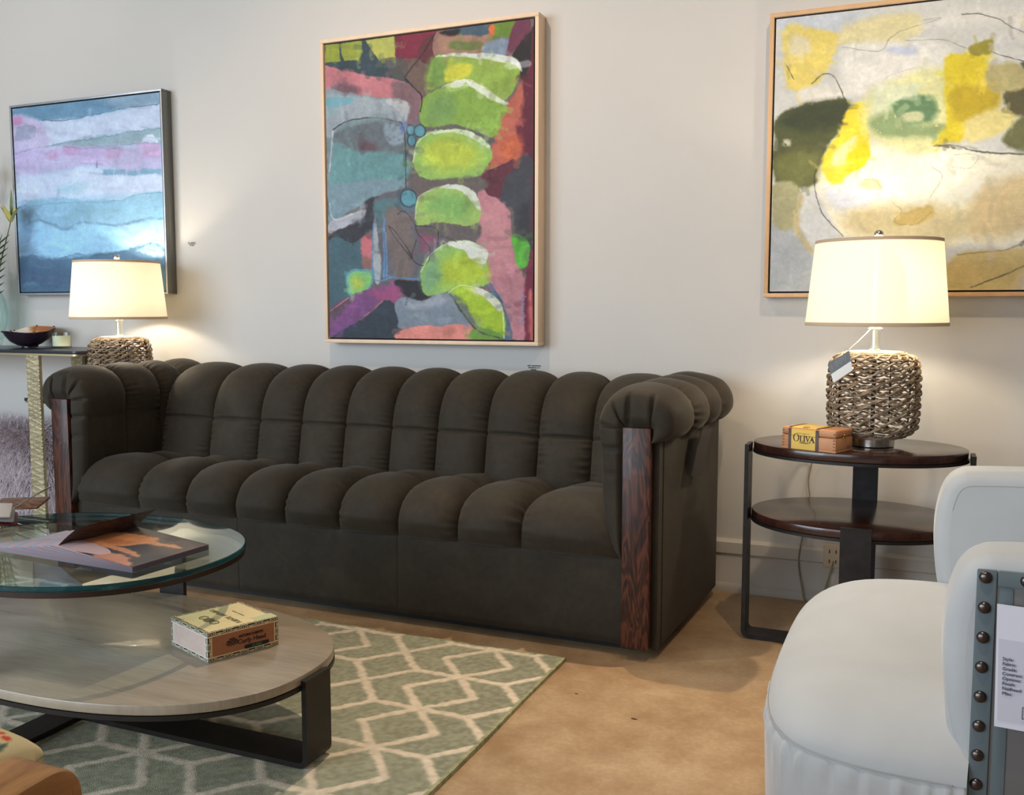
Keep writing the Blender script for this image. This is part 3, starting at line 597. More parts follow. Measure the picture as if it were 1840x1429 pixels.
SOFA = thing('sofa', 'long dark olive brown channel tufted sofa with rolled arms and rosewood posts', 'sofa', (-1.79, 2.95, 0))
def flare(x, y): return 0.032*(y-2.575)/0.7*(1 if x > -1.79 else 0)
def pil(t, e=2.4, q=0.62): return np.maximum(0, 1-np.abs(2*t-1)**e)**q
def chan(bounds, m=17):
    u = []; B = []; T = []; I = []
    for i in range(len(bounds)-1):
        t = 0.5-0.5*np.cos(PI*np.linspace(0, 1, m)); t = t if i == len(bounds)-2 else t[:-1]
        u += list(bounds[i]+(bounds[i+1]-bounds[i])*t); B += list(pil(t)); T += list(t); I += [i]*len(t)
    return np.array(u), np.array(B), np.array(T), np.array(I)
def normals2(p):
    t = np.gradient(p, axis=0); t /= np.linalg.norm(t, axis=1)[:, None]+1e-9
    return np.stack([-t[:, 1], t[:, 0]], 1)
def gather(T, I, s, amp, seed, w=0.14):
    """fine pleats that run in from each seam"""
    r = np.random.default_rng(seed); out = np.zeros((len(T), len(s)))
    for i in range(I.max()+1):
        for side in (0, 1):
            ph = r.random(6)*6.28; fr = 22+26*r.random(6)
            h = sum(np.sin(fr[k]*s+ph[k]) for k in range(6))/3.0; en = np.clip(vn1(s, r)*1.6-0.4, 0, 1)
            d = np.where(I == i, (T if side == 0 else 1-T), 9)
            out += np.outer(np.exp(-(d/w)**2)*np.minimum(1, d/0.04), h*en)
    return amp*out
def vn1(s, r):
    g = r.random(8); x = (s-s.min())/(np.ptp(s)+1e-9)*6.99; i = x.astype(int); f = x-i
    return g[i]*(1-f)+g[np.minimum(i+1, 7)]*f

# seat: one tufted cushion, front bullnose and a second row behind
SB = [-2.840, -2.543, -2.328, -2.113, -1.911, -1.699, -1.481, -1.272, -1.062, -0.748]
u, B, T, I = chan(SB)
pr = spline([(2.578, 0.284), (2.578, 0.315), (2.586, 0.352), (2.612, 0.384), (2.66, 0.399), (2.73, 0.398), (2.80, 0.392), (2.87, 0.394), (2.95, 0.392), (3.02, 0.380)], 84)
s = np.cumsum(np.r_[0, np.hypot(*np.diff(pr, axis=0).T)]); nn = normals2(pr)
low = np.clip(s/0.05, 0, 1)**0.5
row = np.ones_like(s)
rowseam = np.exp(-((pr[:, 0]-2.80)/0.022)**2)*(pr[:, 1] > 0.37)
row = low*(1-0.75*rowseam)*np.where(pr[:, 0] > 2.80, 0.80, 1.0)
D = 0.058*np.outer(B, row)+gather(T, I, s/0.12, 0.0052, 5)*low[None]*np.outer(B > -1, 1-rowseam)
D -= 0.006*rowseam[None]
P = np.zeros((len(u), len(s), 3)); P[..., 0] = u[:, None]
P[..., 1] = pr[None, :, 0]+nn[None, :, 0]*D*1.0; P[..., 2] = pr[None, :, 1]+nn[None, :, 1]*D
b = MB(); b.grid(P, flip=True); b.build('seat_cushion', NUBUCK, SOFA, auto=0)
# back: tall channels with one cross seam, rolling over the top
BB = [-2.765, -2.525, -2.297, -2.107, -1.915, -1.720, -1.536, -1.345, -1.154, -0.965, -0.735]
u, B, T, I = chan(BB)
pr = spline([(2.925, 0.33), (2.932, 0.42), (2.945, 0.50), (2.957, 0.57), (2.980, 0.645), (3.022, 0.702), (3.09, 0.729), (3.17, 0.727), (3.235, 0.69), (3.262, 0.63), (3.262, 0.56)], 170)
s = np.cumsum(np.r_[0, np.hypot(*np.diff(pr, axis=0).T)]); nn = normals2(pr)
seam = np.exp(-((pr[:, 1]-0.57)/0.0045)**2)*(pr[:, 0] < 3.0)
fat = np.exp(-((pr[:, 1]-0.57)/0.05)**2)*(pr[:, 0] < 3.0)
row = 1-0.20*fat-0.10*seam
D = 0.050*np.outer(B, row)-0.007*seam[None]+gather(T, I, s/0.11, 0.0050, 9)*(1-seam[None])
P = np.zeros((len(u), len(s), 3)); P[..., 0] = u[:, None]
P[..., 1] = pr[None, :, 0]+nn[None, :, 0]*D; P[..., 2] = pr[None, :, 1]+nn[None, :, 1]*D
b = MB(); b.grid(P, flip=True); b.build('back_cushion', NUBUCK, SOFA, auto=0)
# arms
def arm(sg):
    X = lambda x: -0.655+x if sg > 0 else -2.935-x         # x: 0 at the outer face, negative inwards
    pp = spline([(-0.088, 0.285), (-0.118, 0.318), (-0.138, 0.37), (-0.142, 0.45), (-0.143, 0.56), (-0.146, 0.64), (-0.138, 0.695), (-0.108, 0.733), (-0.055, 0.749), (0.000, 0.738), (0.030, 0.706), (0.030, 0.665), (0.006, 0.640), (-0.02, 0.634)], 150)
    s = np.cumsum(np.r_[0, np.hypot(*np.diff(pp, axis=0).T)]); nn = normals2(pp)
    AB = [2.575, 2.765, 2.945, 3.090, 3.265]
    u, B, T, I = chan(AB, 15)
    first = (I == 0); B2 = B.copy()
    B2[first & (T < 0.5)] = 1-0.42*(1-T[first & (T < 0.5)]*2)**2        # the front end is rounded, not pinched
    lowk = np.clip((pp[:, 1]-0.30)/0.2, 0, 1)*0.55+0.45*np.clip((pp[:, 1]-0.6)/0.08, 0, 1)
    lowk = lowk*np.clip((s[-1]-s)/0.07, 0, 1)**0.6
    G = gather(T, I, s/0.10, 0.0050, 13+sg, 0.2)*np.clip((pp[:, 1]-0.45)/0.15, 0, 1)[None]
    G[first & (T < 0.5)] = 0
    D = 0.040*np.outer(B2, lowk)+G
    P = np.zeros((len(u), len(s), 3))
    xx = pp[None, :, 0]+nn[None, :, 0]*D; zz = pp[None, :, 1]+nn[None, :, 1]*D
    yy = np.repeat(u[:, None], len(s), 1)
    P[..., 0] = X(xx)+np.vectorize(flare)(X(xx), yy)*(np.clip(xx+0.02, 0, .05)/.05); P[..., 1] = yy; P[..., 2] = zz
    b = MB(); b.grid(P, flip=(sg < 0))
    A = b.build('arm_roll', NUBUCK, SOFA, auto=0)
    # gathered front of the arm, drawn in to the head of the post
    m = 16; ring = np.stack([xx[0], zz[0]], 1); Q = np.zeros((len(s), m, 3))
    th = s/s[-1]
    pleat = np.zeros(len(s))
    for c0, wd in ((0.36, 0.007), (0.46, 0.007), (0.545, 0.008), (0.63, 0.008), (0.70, 0.007), (0.78, 0.007)): pleat += np.exp(-((th-c0)/wd)**2)
    for j in range(m):
        r = j/(m-1)
        tx = np.clip(ring[:, 0], -0.086, -0.012); tz = np.minimum(ring[:, 1], 0.668)
        k_ = r
        x = ring[:, 0]*(1-k_)+tx*k_; z = ring[:, 1]*(1-k_)+tz*k_
        bul = 0.034*math.sin(PI*min(1, 0.5*r+0.0)*1.0)**0.8*(1-r**4)+0.006*(1-r)
        y = 2.575-0.030*np.sqrt(max(0, 1-(1-min(1, r*1.35))**2))*np.ones(len(s))+0.020*max(0, r-0.72)/0.28
        y = y+0.020*pleat*math.sin(PI*min(1, r*1.02))**0.7*np.clip((ring[:, 1]-0.5)/0.12, 0, 1)
        Q[:, j, 0] = X(x); Q[:, j, 1] = y; Q[:, j, 2] = z
    b = MB(); b.grid(Q, flip=(sg > 0)); b.build('arm_front', NUBUCK, SOFA, auto=0)
    # rosewood post
    x0, x1 = sorted((X(-0.089), X(-0.008)))
    b = MB(); b.box((x0, 2.545, 0.037), (x1, 2.580, 0.670), 0.003); b.build('arm_post', ROSE, SOFA)['label'] = 'rosewood post with swirling grain'
    # outer side
    xo = [X(-0.012), X(0.010)]
    b = MB(); o = [(min(xo) if sg > 0 else max(xo), 2.580), (X(0.010), 2.575), (X(0.010)+flare(X(0), 3.27), 3.270), (X(-0.012)+flare(X(0), 3.27), 3.270)]
    b.prism(o, 0.03, 0.668, bev=0.006); b.build('side_panel', NUBUCK, SOFA)
    b = MB(); pts = [(X(0.0112)+flare(X(0), 2.60), 2.612, z) for z in np.linspace(0.034, 0.64, 12)]
    b.tube(pts, 0.0022, 6); b.build('side_seam', NUBUCK, SOFA)
    x0, x1 = sorted((X(-0.10), X(-0.01)))
    b = MB(); b.box((x0, 2.60, 0.06), (x1, 3.24, 0.66)); b.build('arm_light_block', DARKW, SOFA)  # unseen core added inside the arm to block light leaks
arm(1); arm(-1)
# plain base with two vertical seams
xs = np.unique(np.r_[np.linspace(-2.848, -0.742, 90), [-1.485+d for d in (-.004, -.002, 0, .002, .004)], [-2.111+d for d in (-.004, -.002, 0, .002, .004)]])
zs = np.r_[0.034, 0.036, 0.042, np.linspace(0.06, 0.27, 14), 0.282, 0.29]
P = np.zeros((len(xs), len(zs), 3)); P[..., 0] = xs[:, None]; P[..., 2] = zs[None]
gr = sum(np.exp(-((xs-c)/0.002)**2) for c in (-1.485, -2.111))
P[..., 1] = 2.574+0.003*gr[:, None]+np.where(zs < 0.04, 0.006, 0)[None]+0.004*np.exp(-((zs-0.29)/0.008)**2)[None]+0.0012*np.sin(xs*23)[:, None]*np.sin(zs*19)[None]
b = MB(); b.grid(P); b.build('front_rail', NUBUCK, SOFA, auto=0)
b = MB(); b.box((-2.92, 2.585, 0.034), (-0.67, 3.26, 0.283), 0.004); b.build('base', NUBUCK, SOFA)
b = MB(); b.box((-2.76, 3.02, 0.283), (-0.74, 3.24, 0.66), 0.01); b.build('back_frame', NUBUCK, SOFA)
b = MB(); b.box((-2.86, 2.64, 0.0), (-0.73, 3.22, 0.036)); b.build('plinth', DARKW, SOFA)
# hang tag on the right arm
TG = thing('hang_tag', 'brown card hang tag dangling from the right arm of the sofa', 'tag', (-0.60, 2.93, 0.49))
p = spline([(-0.600, 2.862, 0.735), (-0.588, 2.872, 0.69), (-0.588, 2.885, 0.655), (-0.590, 2.893, 0.622)], 14)
b = MB(); b.tube(p, 0.0010, 6); b.build('tag_string', plain('grey_string', L(120, 112, 98), 0.8), TG)
b = MB(); q = np.array([(-0.592, 2.882, 0.634), (-0.588, 3.02, 0.622), (-0.598, 2.925, 0.485), (-0.602, 2.80, 0.500)])
nrm = np.array([0.0016, 0.0005, 0]); V = np.r_[q-nrm, q+nrm]
b.add(V, [(3, 2, 1, 0), (4, 5, 6, 7), (0, 1, 5, 4), (1, 2, 6, 5), (2, 3, 7, 6), (3, 0, 4, 7)], smooth=False)
b.build('tag_card', plain('brown_card', L(40, 32, 28), 0.6), TG, fix=True)
# ================================================================ dark metal, veneers
IRON = plain('blackened_iron', L(44, 42, 42), 0.42, 0.55, var=0.25, vs=26, bump=0.35, bs=34)
IRONS = plain('blackened_iron_smooth', L(46, 42, 40), 0.42, 0.5, var=0.2, vs=20, bump=0.08, bs=60)
k = Nt('espresso_veneer'); v = k.coord((1, 8, 1))
ESP = k.pbr(k.ramp(k.noise(v, 7, 5, 0.6, 0.4), [(0.3, L(44, 24, 20)), (0.7, L(66, 38, 31))]), 0.22, 0, None, spec=0.5, coat=0.25)
NICKEL = plain('brushed_nickel', L(196, 188, 180), 0.24, 1.0, var=0.12, vs=60, stretch=(1, 1, 0.02))
STEEL = plain('satin_steel', L(190, 196, 194), 0.36, 0.85)
WHITEM = plain('white_enamel', L(228, 224, 214), 0.5)

def oval(cx, cy, a, bb, n=96, e=2.0):
    t = np.linspace(0, 2*PI, n, endpoint=False)
    return [(cx+a*np.sign(math.cos(q))*abs(math.cos(q))**(2/e), cy+bb*np.sign(math.sin(q))*abs(math.sin(q))**(2/e)) for q in t]
def oband(mb, cx, cy, a, bb, wd, z0, z1, n=96, e=2.0, mi=0):
    o = np.array(oval(cx, cy, a, bb, n, e)); i = np.array(oval(cx, cy, a-wd, bb-wd, n, e))
    P = np.zeros((n, 4, 3))
    for j, (q, z) in enumerate(((o, z0), (o, z1), (i, z1), (i, z0))): P[:, j, :2] = q; P[:, j, 2] = z
    mb.grid(P, cu=True, cv=True, mi=mi, smooth=False)

# ================================================================ two tier side table
ST = thing('side_table', 'two tier oval espresso side table on blackened iron strap legs right of the sofa', 'table', (-0.144, 2.90, 0))
TX, TY = -0.146, 2.955
b = MB(); b.prism(oval(TX, TY, 0.298, 0.212), 0.577, 0.601, bev=0.003); b.build('tabletop', ESP, ST)
b = MB(); b.prism(oval(TX, TY-0.01, 0.298, 0.24), 0.372, 0.396, bev=0.003); b.build('lower_shelf', ESP, ST)
b = MB(); oband(b, TX, TY, 0.300, 0.214, 0.03, 0.568, 0.5765); b.build('top_ring', IRON, ST)
b = MB(); oband(b, TX, TY-0.01, 0.300, 0.242, 0.03, 0.363, 0.3715); b.build('shelf_ring', IRON, ST)
FY = TY-0.255; RY = TY+0.216
def ubar(name, pts, wd, th, ax, parent, mat):
    """flat strap bent along pts (in the vertical plane); wd across, th thick; ax 'x' = strap runs along x"""
    p = np.array(pts, float); t = np.gradient(p, axis=0); t /= np.linalg.norm(t, axis=1)[:, None]
    nn = np.stack([-t[:, 2], t[:, 0]], 1) if ax == 'x' else np.stack([-t[:, 2], t[:, 1]], 1)
    P = np.zeros((len(p), 4, 3))
    for j, (w, h) in enumerate(((-1, 1), (1, 1), (1, -1), (-1, -1))):
        P[:, j] = p
        if ax == 'x': P[:, j, 0] += nn[:, 0]*h*th/2; P[:, j, 2] += nn[:, 1]*h*th/2; P[:, j, 1] += w*wd/2
        else: P[:, j, 1] += nn[:, 0]*h*th/2; P[:, j, 2] += nn[:, 1]*h*th/2; P[:, j, 0] += w*wd/2
    b = MB(); b.grid(P, cv=True, smooth=False); n = len(p)
    b.f += [[0, 1, 2, 3], [(n-1)*4+i for i in (3, 2, 1, 0)]]; b.m += [0, 0]; b.sm += [False, False]
    return b.build(name, mat, parent, fix=True)
def bend(x0, z0, x1, z1, r, const, ax, n=8):
    """L shape: down from (x0, z0) then along the floor to x1"""
    sg = 1 if x1 > x0 else -1
    P = [(x0, z) for z in np.linspace(z0, z1+r, 6)]+[(x0+sg*r*(1-math.cos(a)), z1+r-r*math.sin(a)) for a in np.linspace(0, PI/2, n)[1:]]+[(x, z1) for x in np.linspace(x0+sg*r, x1, 6)[1:]]
    return [(q[0], const, q[1]) if ax == 'x' else (const, q[0], q[1]) for q in P]
ubar('leg', bend(TX-0.306, 0.596, TX, 0.010, 0.018, 2.90, 'x'), 0.075, 0.012, 'x', ST, IRON)
ubar('leg', bend(TX+0.306, 0.596, TX, 0.010, 0.018, 2.90, 'x'), 0.075, 0.012, 'x', ST, IRON)
ubar('leg', bend(FY, 0.405, TY, 0.0105, 0.018, TX+0.016, 'y'), 0.080, 0.011, 'y', ST, IRON)
ubar('leg', bend(RY, 0.592, TY, 0.0105, 0.018, TX+0.016, 'y'), 0.075, 0.011, 'y', ST, IRON)

# ================================================================ table lamps
k = Nt('linen_shade'); v = k.coord((1, 1, 1)); w1 = k.noise(k.coord((6, 6, 240)), 3, 2); w2 = k.noise(k.coord((160, 160, 4)), 3, 2)
col = k.ramp(k.n('Math', operation='ADD', i_0=w1, i_1=w2).outputs[0], [(0.35, L(236, 230, 214)), (0.75, L(247, 243, 232))])
d = k.n('BsdfDiffuse', i_Color=col); t = k.n('BsdfTranslucent', i_Color=col); m = k.n('MixShader', i_0=0.36)
k.link(d.outputs[0], m.inputs[1]); k.link(t.outputs[0], m.inputs[2]); k.link(m.outputs[0], k.out.inputs[0]); LINEN = k.mat
TRIM = plain('shade_trim', L(206, 180, 150), 0.7)
k = Nt('seagrass_rope'); v = k.coord(); tw = k.noise(k.coord((1, 1, 1)), 150, 3, 0.6)
ROPE = k.pbr(k.ramp(k.noise(v, 40, 4, 0.6), [(0.25, L(104, 86, 70)), (0.5, L(148, 128, 106)), (0.78, L(198, 180, 156))]), 0.8, 0, k.bump(tw, 0.8, 0.002), spec=0.2)
k = Nt('bulb_glass'); e = k.n('Emission', i_Color=(1.0, 0.80, 0.55, 1), i_Strength=4.0); tq = k.n('BsdfTransparent'); ad = k.n('AddShader'); k.link(e.outputs[0], ad.inputs[0]); k.link(tq.outputs[0], ad.inputs[1]); k.link(ad.outputs[0], k.out.inputs[0]); BULB = k.mat
def rprof(h):
    """outer radius of the woven body at height h (0..1)"""
    pts = np.array([(0.078, 0), (0.108, 0.05), (0.122, 0.12), (0.126, 0.28), (0.127, 0.5), (0.1265, 0.72), (0.124, 0.86), (0.113, 0.95), (0.092, 1.0)])
    return np.interp(h, pts[:, 1], pts[:, 0])
def make_lamp(loc, label):
    T = thing('table_lamp', label, 'lamp', loc, 'rope table lamps'); O = np.array(loc)
    def at(prof, name, mat, n=48):
        b = MB(); b.lathe(prof, O, n); return b.build(name, mat, T, fix=True)
    at([(0, 0), (0.060, 0), (0.063, 0.003), (0.063, 0.024), (0.060, 0.027), (0, 0.027)], 'base_disk', NICKEL, 64)
    b = MB(); r = np.random.default_rng(3); z0, z1 = 0.029, 0.270; th = np.linspace(0, 2*PI, 240, endpoint=False); nlev = 12
    for lv in range(nlev):
        h = (lv+0.5)/nlev
        for st in range(3):
            n = 11; ph = (lv % 2)*PI+(0, 0.55, PI)[st]+0.35*r.random()
            amp = (0.0064, 0.0074, 0.0056)[st]
            z = z0+(z1-z0)*h+amp*np.sin(n*th+ph)+0.0015*np.sin(3*th+6*r.random())+0.001*np.sin(23*th+6*r.random())
            hh = np.clip((z-z0)/(z1-z0), 0, 1)
            rad = rprof(hh)-0.003+0.0042*np.sin(n*th+ph+PI/2)+0.0015*np.sin(7*th+6*r.random())
            p = O+np.stack([rad*np.cos(th), rad*np.sin(th), z], 1)
            b.tube(p, 0.0027*(1+0.12*np.sin(120*th)), 5, closed=True)
    for rr, z in ((0.084, 0.030), (0.092, 0.033), (0.088, 0.268), (0.080, 0.271), (0.098, 0.262)):
        p = O+np.stack([rr*np.cos(th), rr*np.sin(th), z+0.001*np.sin(9*th)], 1); b.tube(p, 0.0036, 5, closed=True)
    b.build('woven_body', ROPE, T)
    b = MB()
    for q in range(7):                      # upright wires the weave is worked on
        a = q*2*PI/7+0.3; zz = np.linspace(0.03, 0.27, 18)
        rad = rprof((zz-0.029)/0.241)-0.008
        b.tube(O+np.stack([rad*math.cos(a), rad*math.sin(a), zz], 1), 0.0022, 5)
    b.build('wire_frame', IRONS, T)
    at([(0.0, 0.27), (0.074, 0.27), (0.075, 0.273), (0.074, 0.276), (0, 0.276)], 'top_plate', WHITEM)
    at([(0.005, 0.027), (0.005, 0.276)], 'inner_rod', IRONS, 12)
    at([(0, 0.276), (0.016, 0.276), (0.016, 0.280), (0.0125, 0.283), (0.0125, 0.338), (0.017, 0.340), (0.017, 0.350), (0, 0.352)], 'neck', STEEL, 28)
    at([(0, 0.352), (0.012, 0.352), (0.014, 0.40), (0.0, 0.402)], 'socket', STEEL, 20)
    at([(0.012, 0.402), (0.026, 0.43), (0.030, 0.452), (0.024, 0.474), (0.0, 0.484)], 'bulb', BULB, 20)
    S = at([(0.1955, 0.352), (0.1725, 0.592), (0.1715, 0.592), (0.1945, 0.352), (0.1955, 0.352)], 'lamp_shade', LINEN, 96)
    b = MB(); b.lathe([(0.1962, 0.351), (0.1954, 0.360), (0.1942, 0.360), (0.1945, 0.350), (0.1962, 0.351)], O, 96); b.build('shade_trim', TRIM, S)
    b = MB(); b.lathe([(0.1736, 0.585), (0.1731, 0.594), (0.1710, 0.594), (0.1715, 0.585), (0.1736, 0.585)], O, 96)
    tr = b.build('shade_trim', TRIM, S)
    b = MB()
    for a in (0.3, 0.3+2*PI/3, 0.3+4*PI/3): b.tube([O+(0, 0, 0.580), O+(0.1715*math.cos(a), 0.1715*math.sin(a), 0.588)], 0.0016, 5)
    for sgn in (-1, 1): b.tube(spline([O+(sgn*0.014, 0, 0.40), O+(sgn*0.045, 0, 0.45), O+(sgn*0.040, 0, 0.53), O+(0, 0, 0.580)], 16), 0.0016, 5)
    b.build('harp', STEEL, T)
    at([(0, 0.580), (0.004, 0.582), (0.004, 0.598), (0.008, 0.600), (0.0125, 0.606), (0.0135, 0.612), (0.011, 0.619), (0.006, 0.623), (0, 0.624)], 'finial', NICKEL, 24)
    l = light('lamp_bulb', 'POINT', tuple(O+(0, 0, 0.455)), tuple(O), 8.4, (1.0, 0.86, 0.66), shadow_soft_size=0.030)
    l.location = (0, 0, 0.455); l.parent = T
    return T
def dup(root, loc, label):
    r = root.copy(); COL.objects.link(r); r.location = loc; r['label'] = label; ORG[r] = Vector(loc)
    for ch in list(root.children):
        c_ = ch.copy(); COL.objects.link(c_); c_.parent = r
        for g in ch.children:
            d_ = g.copy(); COL.objects.link(d_); d_.parent = c_
    return r
LAMP = make_lamp((-0.108, 2.950, 0.6012), 'rope woven table lamp with linen shade and hang tag on the side table')
LB = dup(LAMP, (-3.135, 3.094, 0.6062), 'rope woven table lamp with linen shade behind the left arm of the sofa')
for q in LB.children:
    if q.type == 'LIGHT': q.data = q.data.copy(); q.data.energy = 5.8
# swing tag tied to the right lamp's neck
TG = thing('hang_tag', 'grey and white swing tag tied to the neck of the right lamp', 'tag', (-0.19, 2.745, 0.80))
p = spline([(-0.1198, 2.9398, 0.9431), (-0.13, 2.884, 0.9289), (-0.1523, 2.8231, 0.9035), (-0.1686, 2.7946, 0.8873)], 16)
b = MB(); b.tube(p, 0.0014, 6)
tr_ = np.linspace(0, 2*PI, 20, endpoint=False); b.tube(np.stack([-0.108+0.019*np.cos(tr_), 2.950+0.019*np.sin(tr_), 0.943+0*tr_], 1), 0.0013, 5, closed=True)
b.build('tag_string', plain('cotton_string', L(222, 206, 178), 0.8), TG)
A_, B_, C_, D_ = map(np.array, ((-0.2244, 2.7946, 0.8436), (-0.1676, 2.7824, 0.8852), (-0.1574, 2.7804, 0.8304), (-0.2056, 2.7885, 0.7939)))
def card(name, q, th, mat, parent):
    q = np.array(q, float); n = np.cross(q[1]-q[0], q[3]-q[0]); n /= np.linalg.norm(n)
    b = MB(); b.add(np.r_[q-n*th/2, q+n*th/2], [(3, 2, 1, 0), (4, 5, 6, 7), (0, 1, 5, 4), (1, 2, 6, 5), (2, 3, 7, 6), (3, 0, 4, 7)], smooth=False)
    return b.build(name, mat, parent, fix=True)
Dm, Cm = A_*0.46+D_*0.54, B_*0.46+C_*0.54
card('tag_card', (A_, B_, Cm, Dm), 0.0008, plain('slate_card', L(112, 118, 124), 0.6), TG)
card('price_sticker', (Dm, Cm, C_, D_), 0.0008, plain('white_card', L(240, 240, 236), 0.6), TG)
b = MB(); ex = (B_-A_); ey = (Dm-A_)
for i in range(9):
    u0 = 0.34+0.055*i; p0 = A_+ex*u0+ey*0.18; p1 = A_+ex*u0+ey*(0.18+0.5+0.12*math.sin(i*2.1))
    b.tube([p0+(0, -0.0010, 0), p1+(0, -0.0010, 0)], 0.0006, 4)
b.tube([A_+ex*0.14+ey*0.3+(0, -0.001, 0), A_+ex*0.14+ey*0.7+(0, -0.001, 0)], 0.0006, 4)
b.build('tag_print', plain('pale_ink', L(176, 182, 186), 0.7), TG)
# lamp flex down the wall and the socket it runs to
CORD = plain('clear_flex', L(150, 132, 100), 0.5)
b = MB(); b.tube(spline([(-0.300, 3.18, 0.588), (-0.305, 3.26, 0.585), (-0.306, 3.325, 0.50), (-0.318, 3.333, 0.42), (-0.312, 3.332, 0.34), (-0.330, 3.322, 0.23), (-0.342, 3.326, 0.135), (-0.328, 3.316, 0.05), (-0.315, 3.305, 0.006), (-0.285, 3.303, 0.004), (-0.258, 3.312, 0.035), (-0.240, 3.318, 0.10), (-0.228, 3.320, 0.150)], 90), 0.0022, 7)
b.tube(spline([(-0.300, 3.18, 0.588), (-0.26, 3.165, 0.598), (-0.21, 3.10, 0.6036), (-0.175, 3.03, 0.6036), (-0.157, 2.996, 0.6040)], 30), 0.0022, 7)
tag(b.build('lamp_cord', CORD, loc=(-0.30, 3.33, 0)), 'thin clear lamp flex hanging down the wall behind the side table', 'cord')
b = MB(); b.box((-0.262, 3.322, 0.125), (-0.198, 3.3492, 0.205), 0.004)
o = b.build('wall_outlet', plain('cream_plastic', L(206, 190, 164), 0.45), loc=(-0.23, 3.35, 0.165)); tag(o, 'cream electrical outlet on the baseboard behind the side table', 'outlet')
for z in (0.148, 0.182):
    b = MB(); b.box((-0.243, 3.3205, z-0.006), (-0.240, 3.3225, z+0.006)); b.box((-0.222, 3.3205, z-0.006), (-0.219, 3.3225, z+0.006)); b.build('outlet_slots', GAPD, o)

# ================================================================ oliva cigar box on the side table
CED = plain('cedar', L(196, 140, 98), 0.5, var=0.14, vs=10, stretch=(0.3, 3, 3), bump=0.06, bs=120)
k = Nt('ochre_label'); YEL = k.pbr(L(222, 186, 74), 0.45)
BRN = plain('brown_band', L(74, 46, 36), 0.45)
GOLD = plain('brass', L(210, 158, 80), 0.3, 1.0)
OA = np.array((-0.192, 2.742)); OB = np.array((-0.349, 2.791)); ang = math.atan2(*(OA-OB)[::-1]); ln = float(np.linalg.norm(OA-OB)); ang -= 0.085; dpt = 0.102; OB = OA-ln*np.array((math.cos(ang), math.sin(ang))); hh = 0.0625
OL = thing('cigar_box', 'cedar cigar box with yellow OLIVA wrapper on the side table', 'box', (OB[0], OB[1], 0.6012))
R4 = rotz(ang, (OB[0], OB[1], 0.6012))
b = MB(); b.box((0, 0, 0), (ln, dpt, 0.040), 0.003, rot=R4); b.box((-0.0006, -0.0006, 0), (ln+0.0006, dpt, 0.004), 0.001, rot=R4); b.build('box_body', CED, OL)
b = MB(); b.box((0, 0, 0.0406), (ln, dpt, hh), 0.006, rot=R4, seg=3); b.build('lid', CED, OL)
def wrap(x0, x1, e, name, mat):
    pr = [(-e, 0.001), (-e, hh-0.006), (0.003-e*0.4, hh-0.0015+e*0.5), (0.007, hh+e), (dpt-0.006, hh+e), (dpt+e, hh-0.006), (dpt+e, 0.001)]
    P = np.array([[(x, y, z) for y, z in pr] for x in (x0, x1)]).reshape(-1, 3)@R4[:3, :3].T+R4[:3, 3]
    b = MB(); b.grid(P.reshape(2, -1, 3), smooth=False); return b.build(name, mat, OL, fix=True)
wrap(0.024, 0.112, 0.0007, 'yellow_wrapper', YEL); wrap(0.021, 0.030, 0.0011, 'brown_band', BRN); wrap(0.104, 0.114, 0.0011, 'brown_band', BRN)
for x0 in (0.002, ln-0.008):
    b = MB()
    for i in range(6): b.box((x0, -0.0004, 0.006+i*0.0088), (x0+0.006, 0.0004, 0.0102+i*0.0088), rot=R4)
    b.build('dovetails', plain('dark_cedar', L(150, 96, 64), 0.6), OL)
b = MB(); b.box((0.030, -0.0015, 0.0398), (0.104, -0.0006, 0.0404), rot=R4); b.build('lid_line', BRN, OL)
ex3 = R4[:3, 0]; ey3 = np.array((0, 0, 1.0)); fo = R4[:3, 3]
def on_front(x, z, e=0.0014): return fo+ex3*x+ey3*z-R4[:3, 1]*e
INKB = plain('dark_brown_ink', L(52, 32, 22), 0.5)
# OLIVA in serif capitals drawn as solid strokes
b = MB()
def glyph(poly, x, z, s):
    q = [(x+px*s, z+py*s) for px, py in poly]
    V0 = np.array([on_front(px, pz, 0.0012) for px, pz in q]); V1 = np.array([on_front(px, pz, 0.0018) for px, pz in q]); n = len(q)
    b.add(np.r_[V0, V1], [tuple(range(n))[::-1], tuple(range(n, 2*n))]+[(i, (i+1) % n, n+(i+1) % n, n+i) for i in range(n)], smooth=False)
def ring(x, z, rx, rz, wx, wz):
    t = np.linspace(0, 2*PI, 33); n = len(t)
    P = np.array([[on_front(x+a*math.cos(q), z+c_*math.sin(q), 0.0018) for a, c_ in ((rx, rz), (rx-wx, rz-wz))] for q in t]); b.grid(P, smooth=False)
S_ = 0.0165; z0 = 0.0235
ring(0.0455, z0+0.0105, 0.0092, 0.0115, 0.0030, 0.0010)
LL = [(0, 0), (0.55, 0), (0.62, 0.22), (0.58, 0.22), (0.5, 0.06), (0.28, 0.06), (0.28, 0.94), (0.38, 0.96), (0.38, 1), (0, 1), (0, 0.96), (0.1, 0.94), (0.1, 0.06), (0, 0.04)]
II = [(0, 0), (0.38, 0), (0.38, 0.04), (0.28, 0.06), (0.28, 0.94), (0.38, 0.96), (0.38, 1), (0, 1), (0, 0.96), (0.1, 0.94), (0.1, 0.06), (0, 0.04)]
VV = [(0.42, 0), (0.46, 0), (0.80, 0.92), (0.92, 0.96), (0.92, 1), (0.62, 1), (0.62, 0.96), (0.73, 0.93), (0.49, 0.22), (0.25, 0.94), (0.36, 0.96), (0.36, 1), (-0.04, 1), (-0.04, 0.96), (0.06, 0.93)]
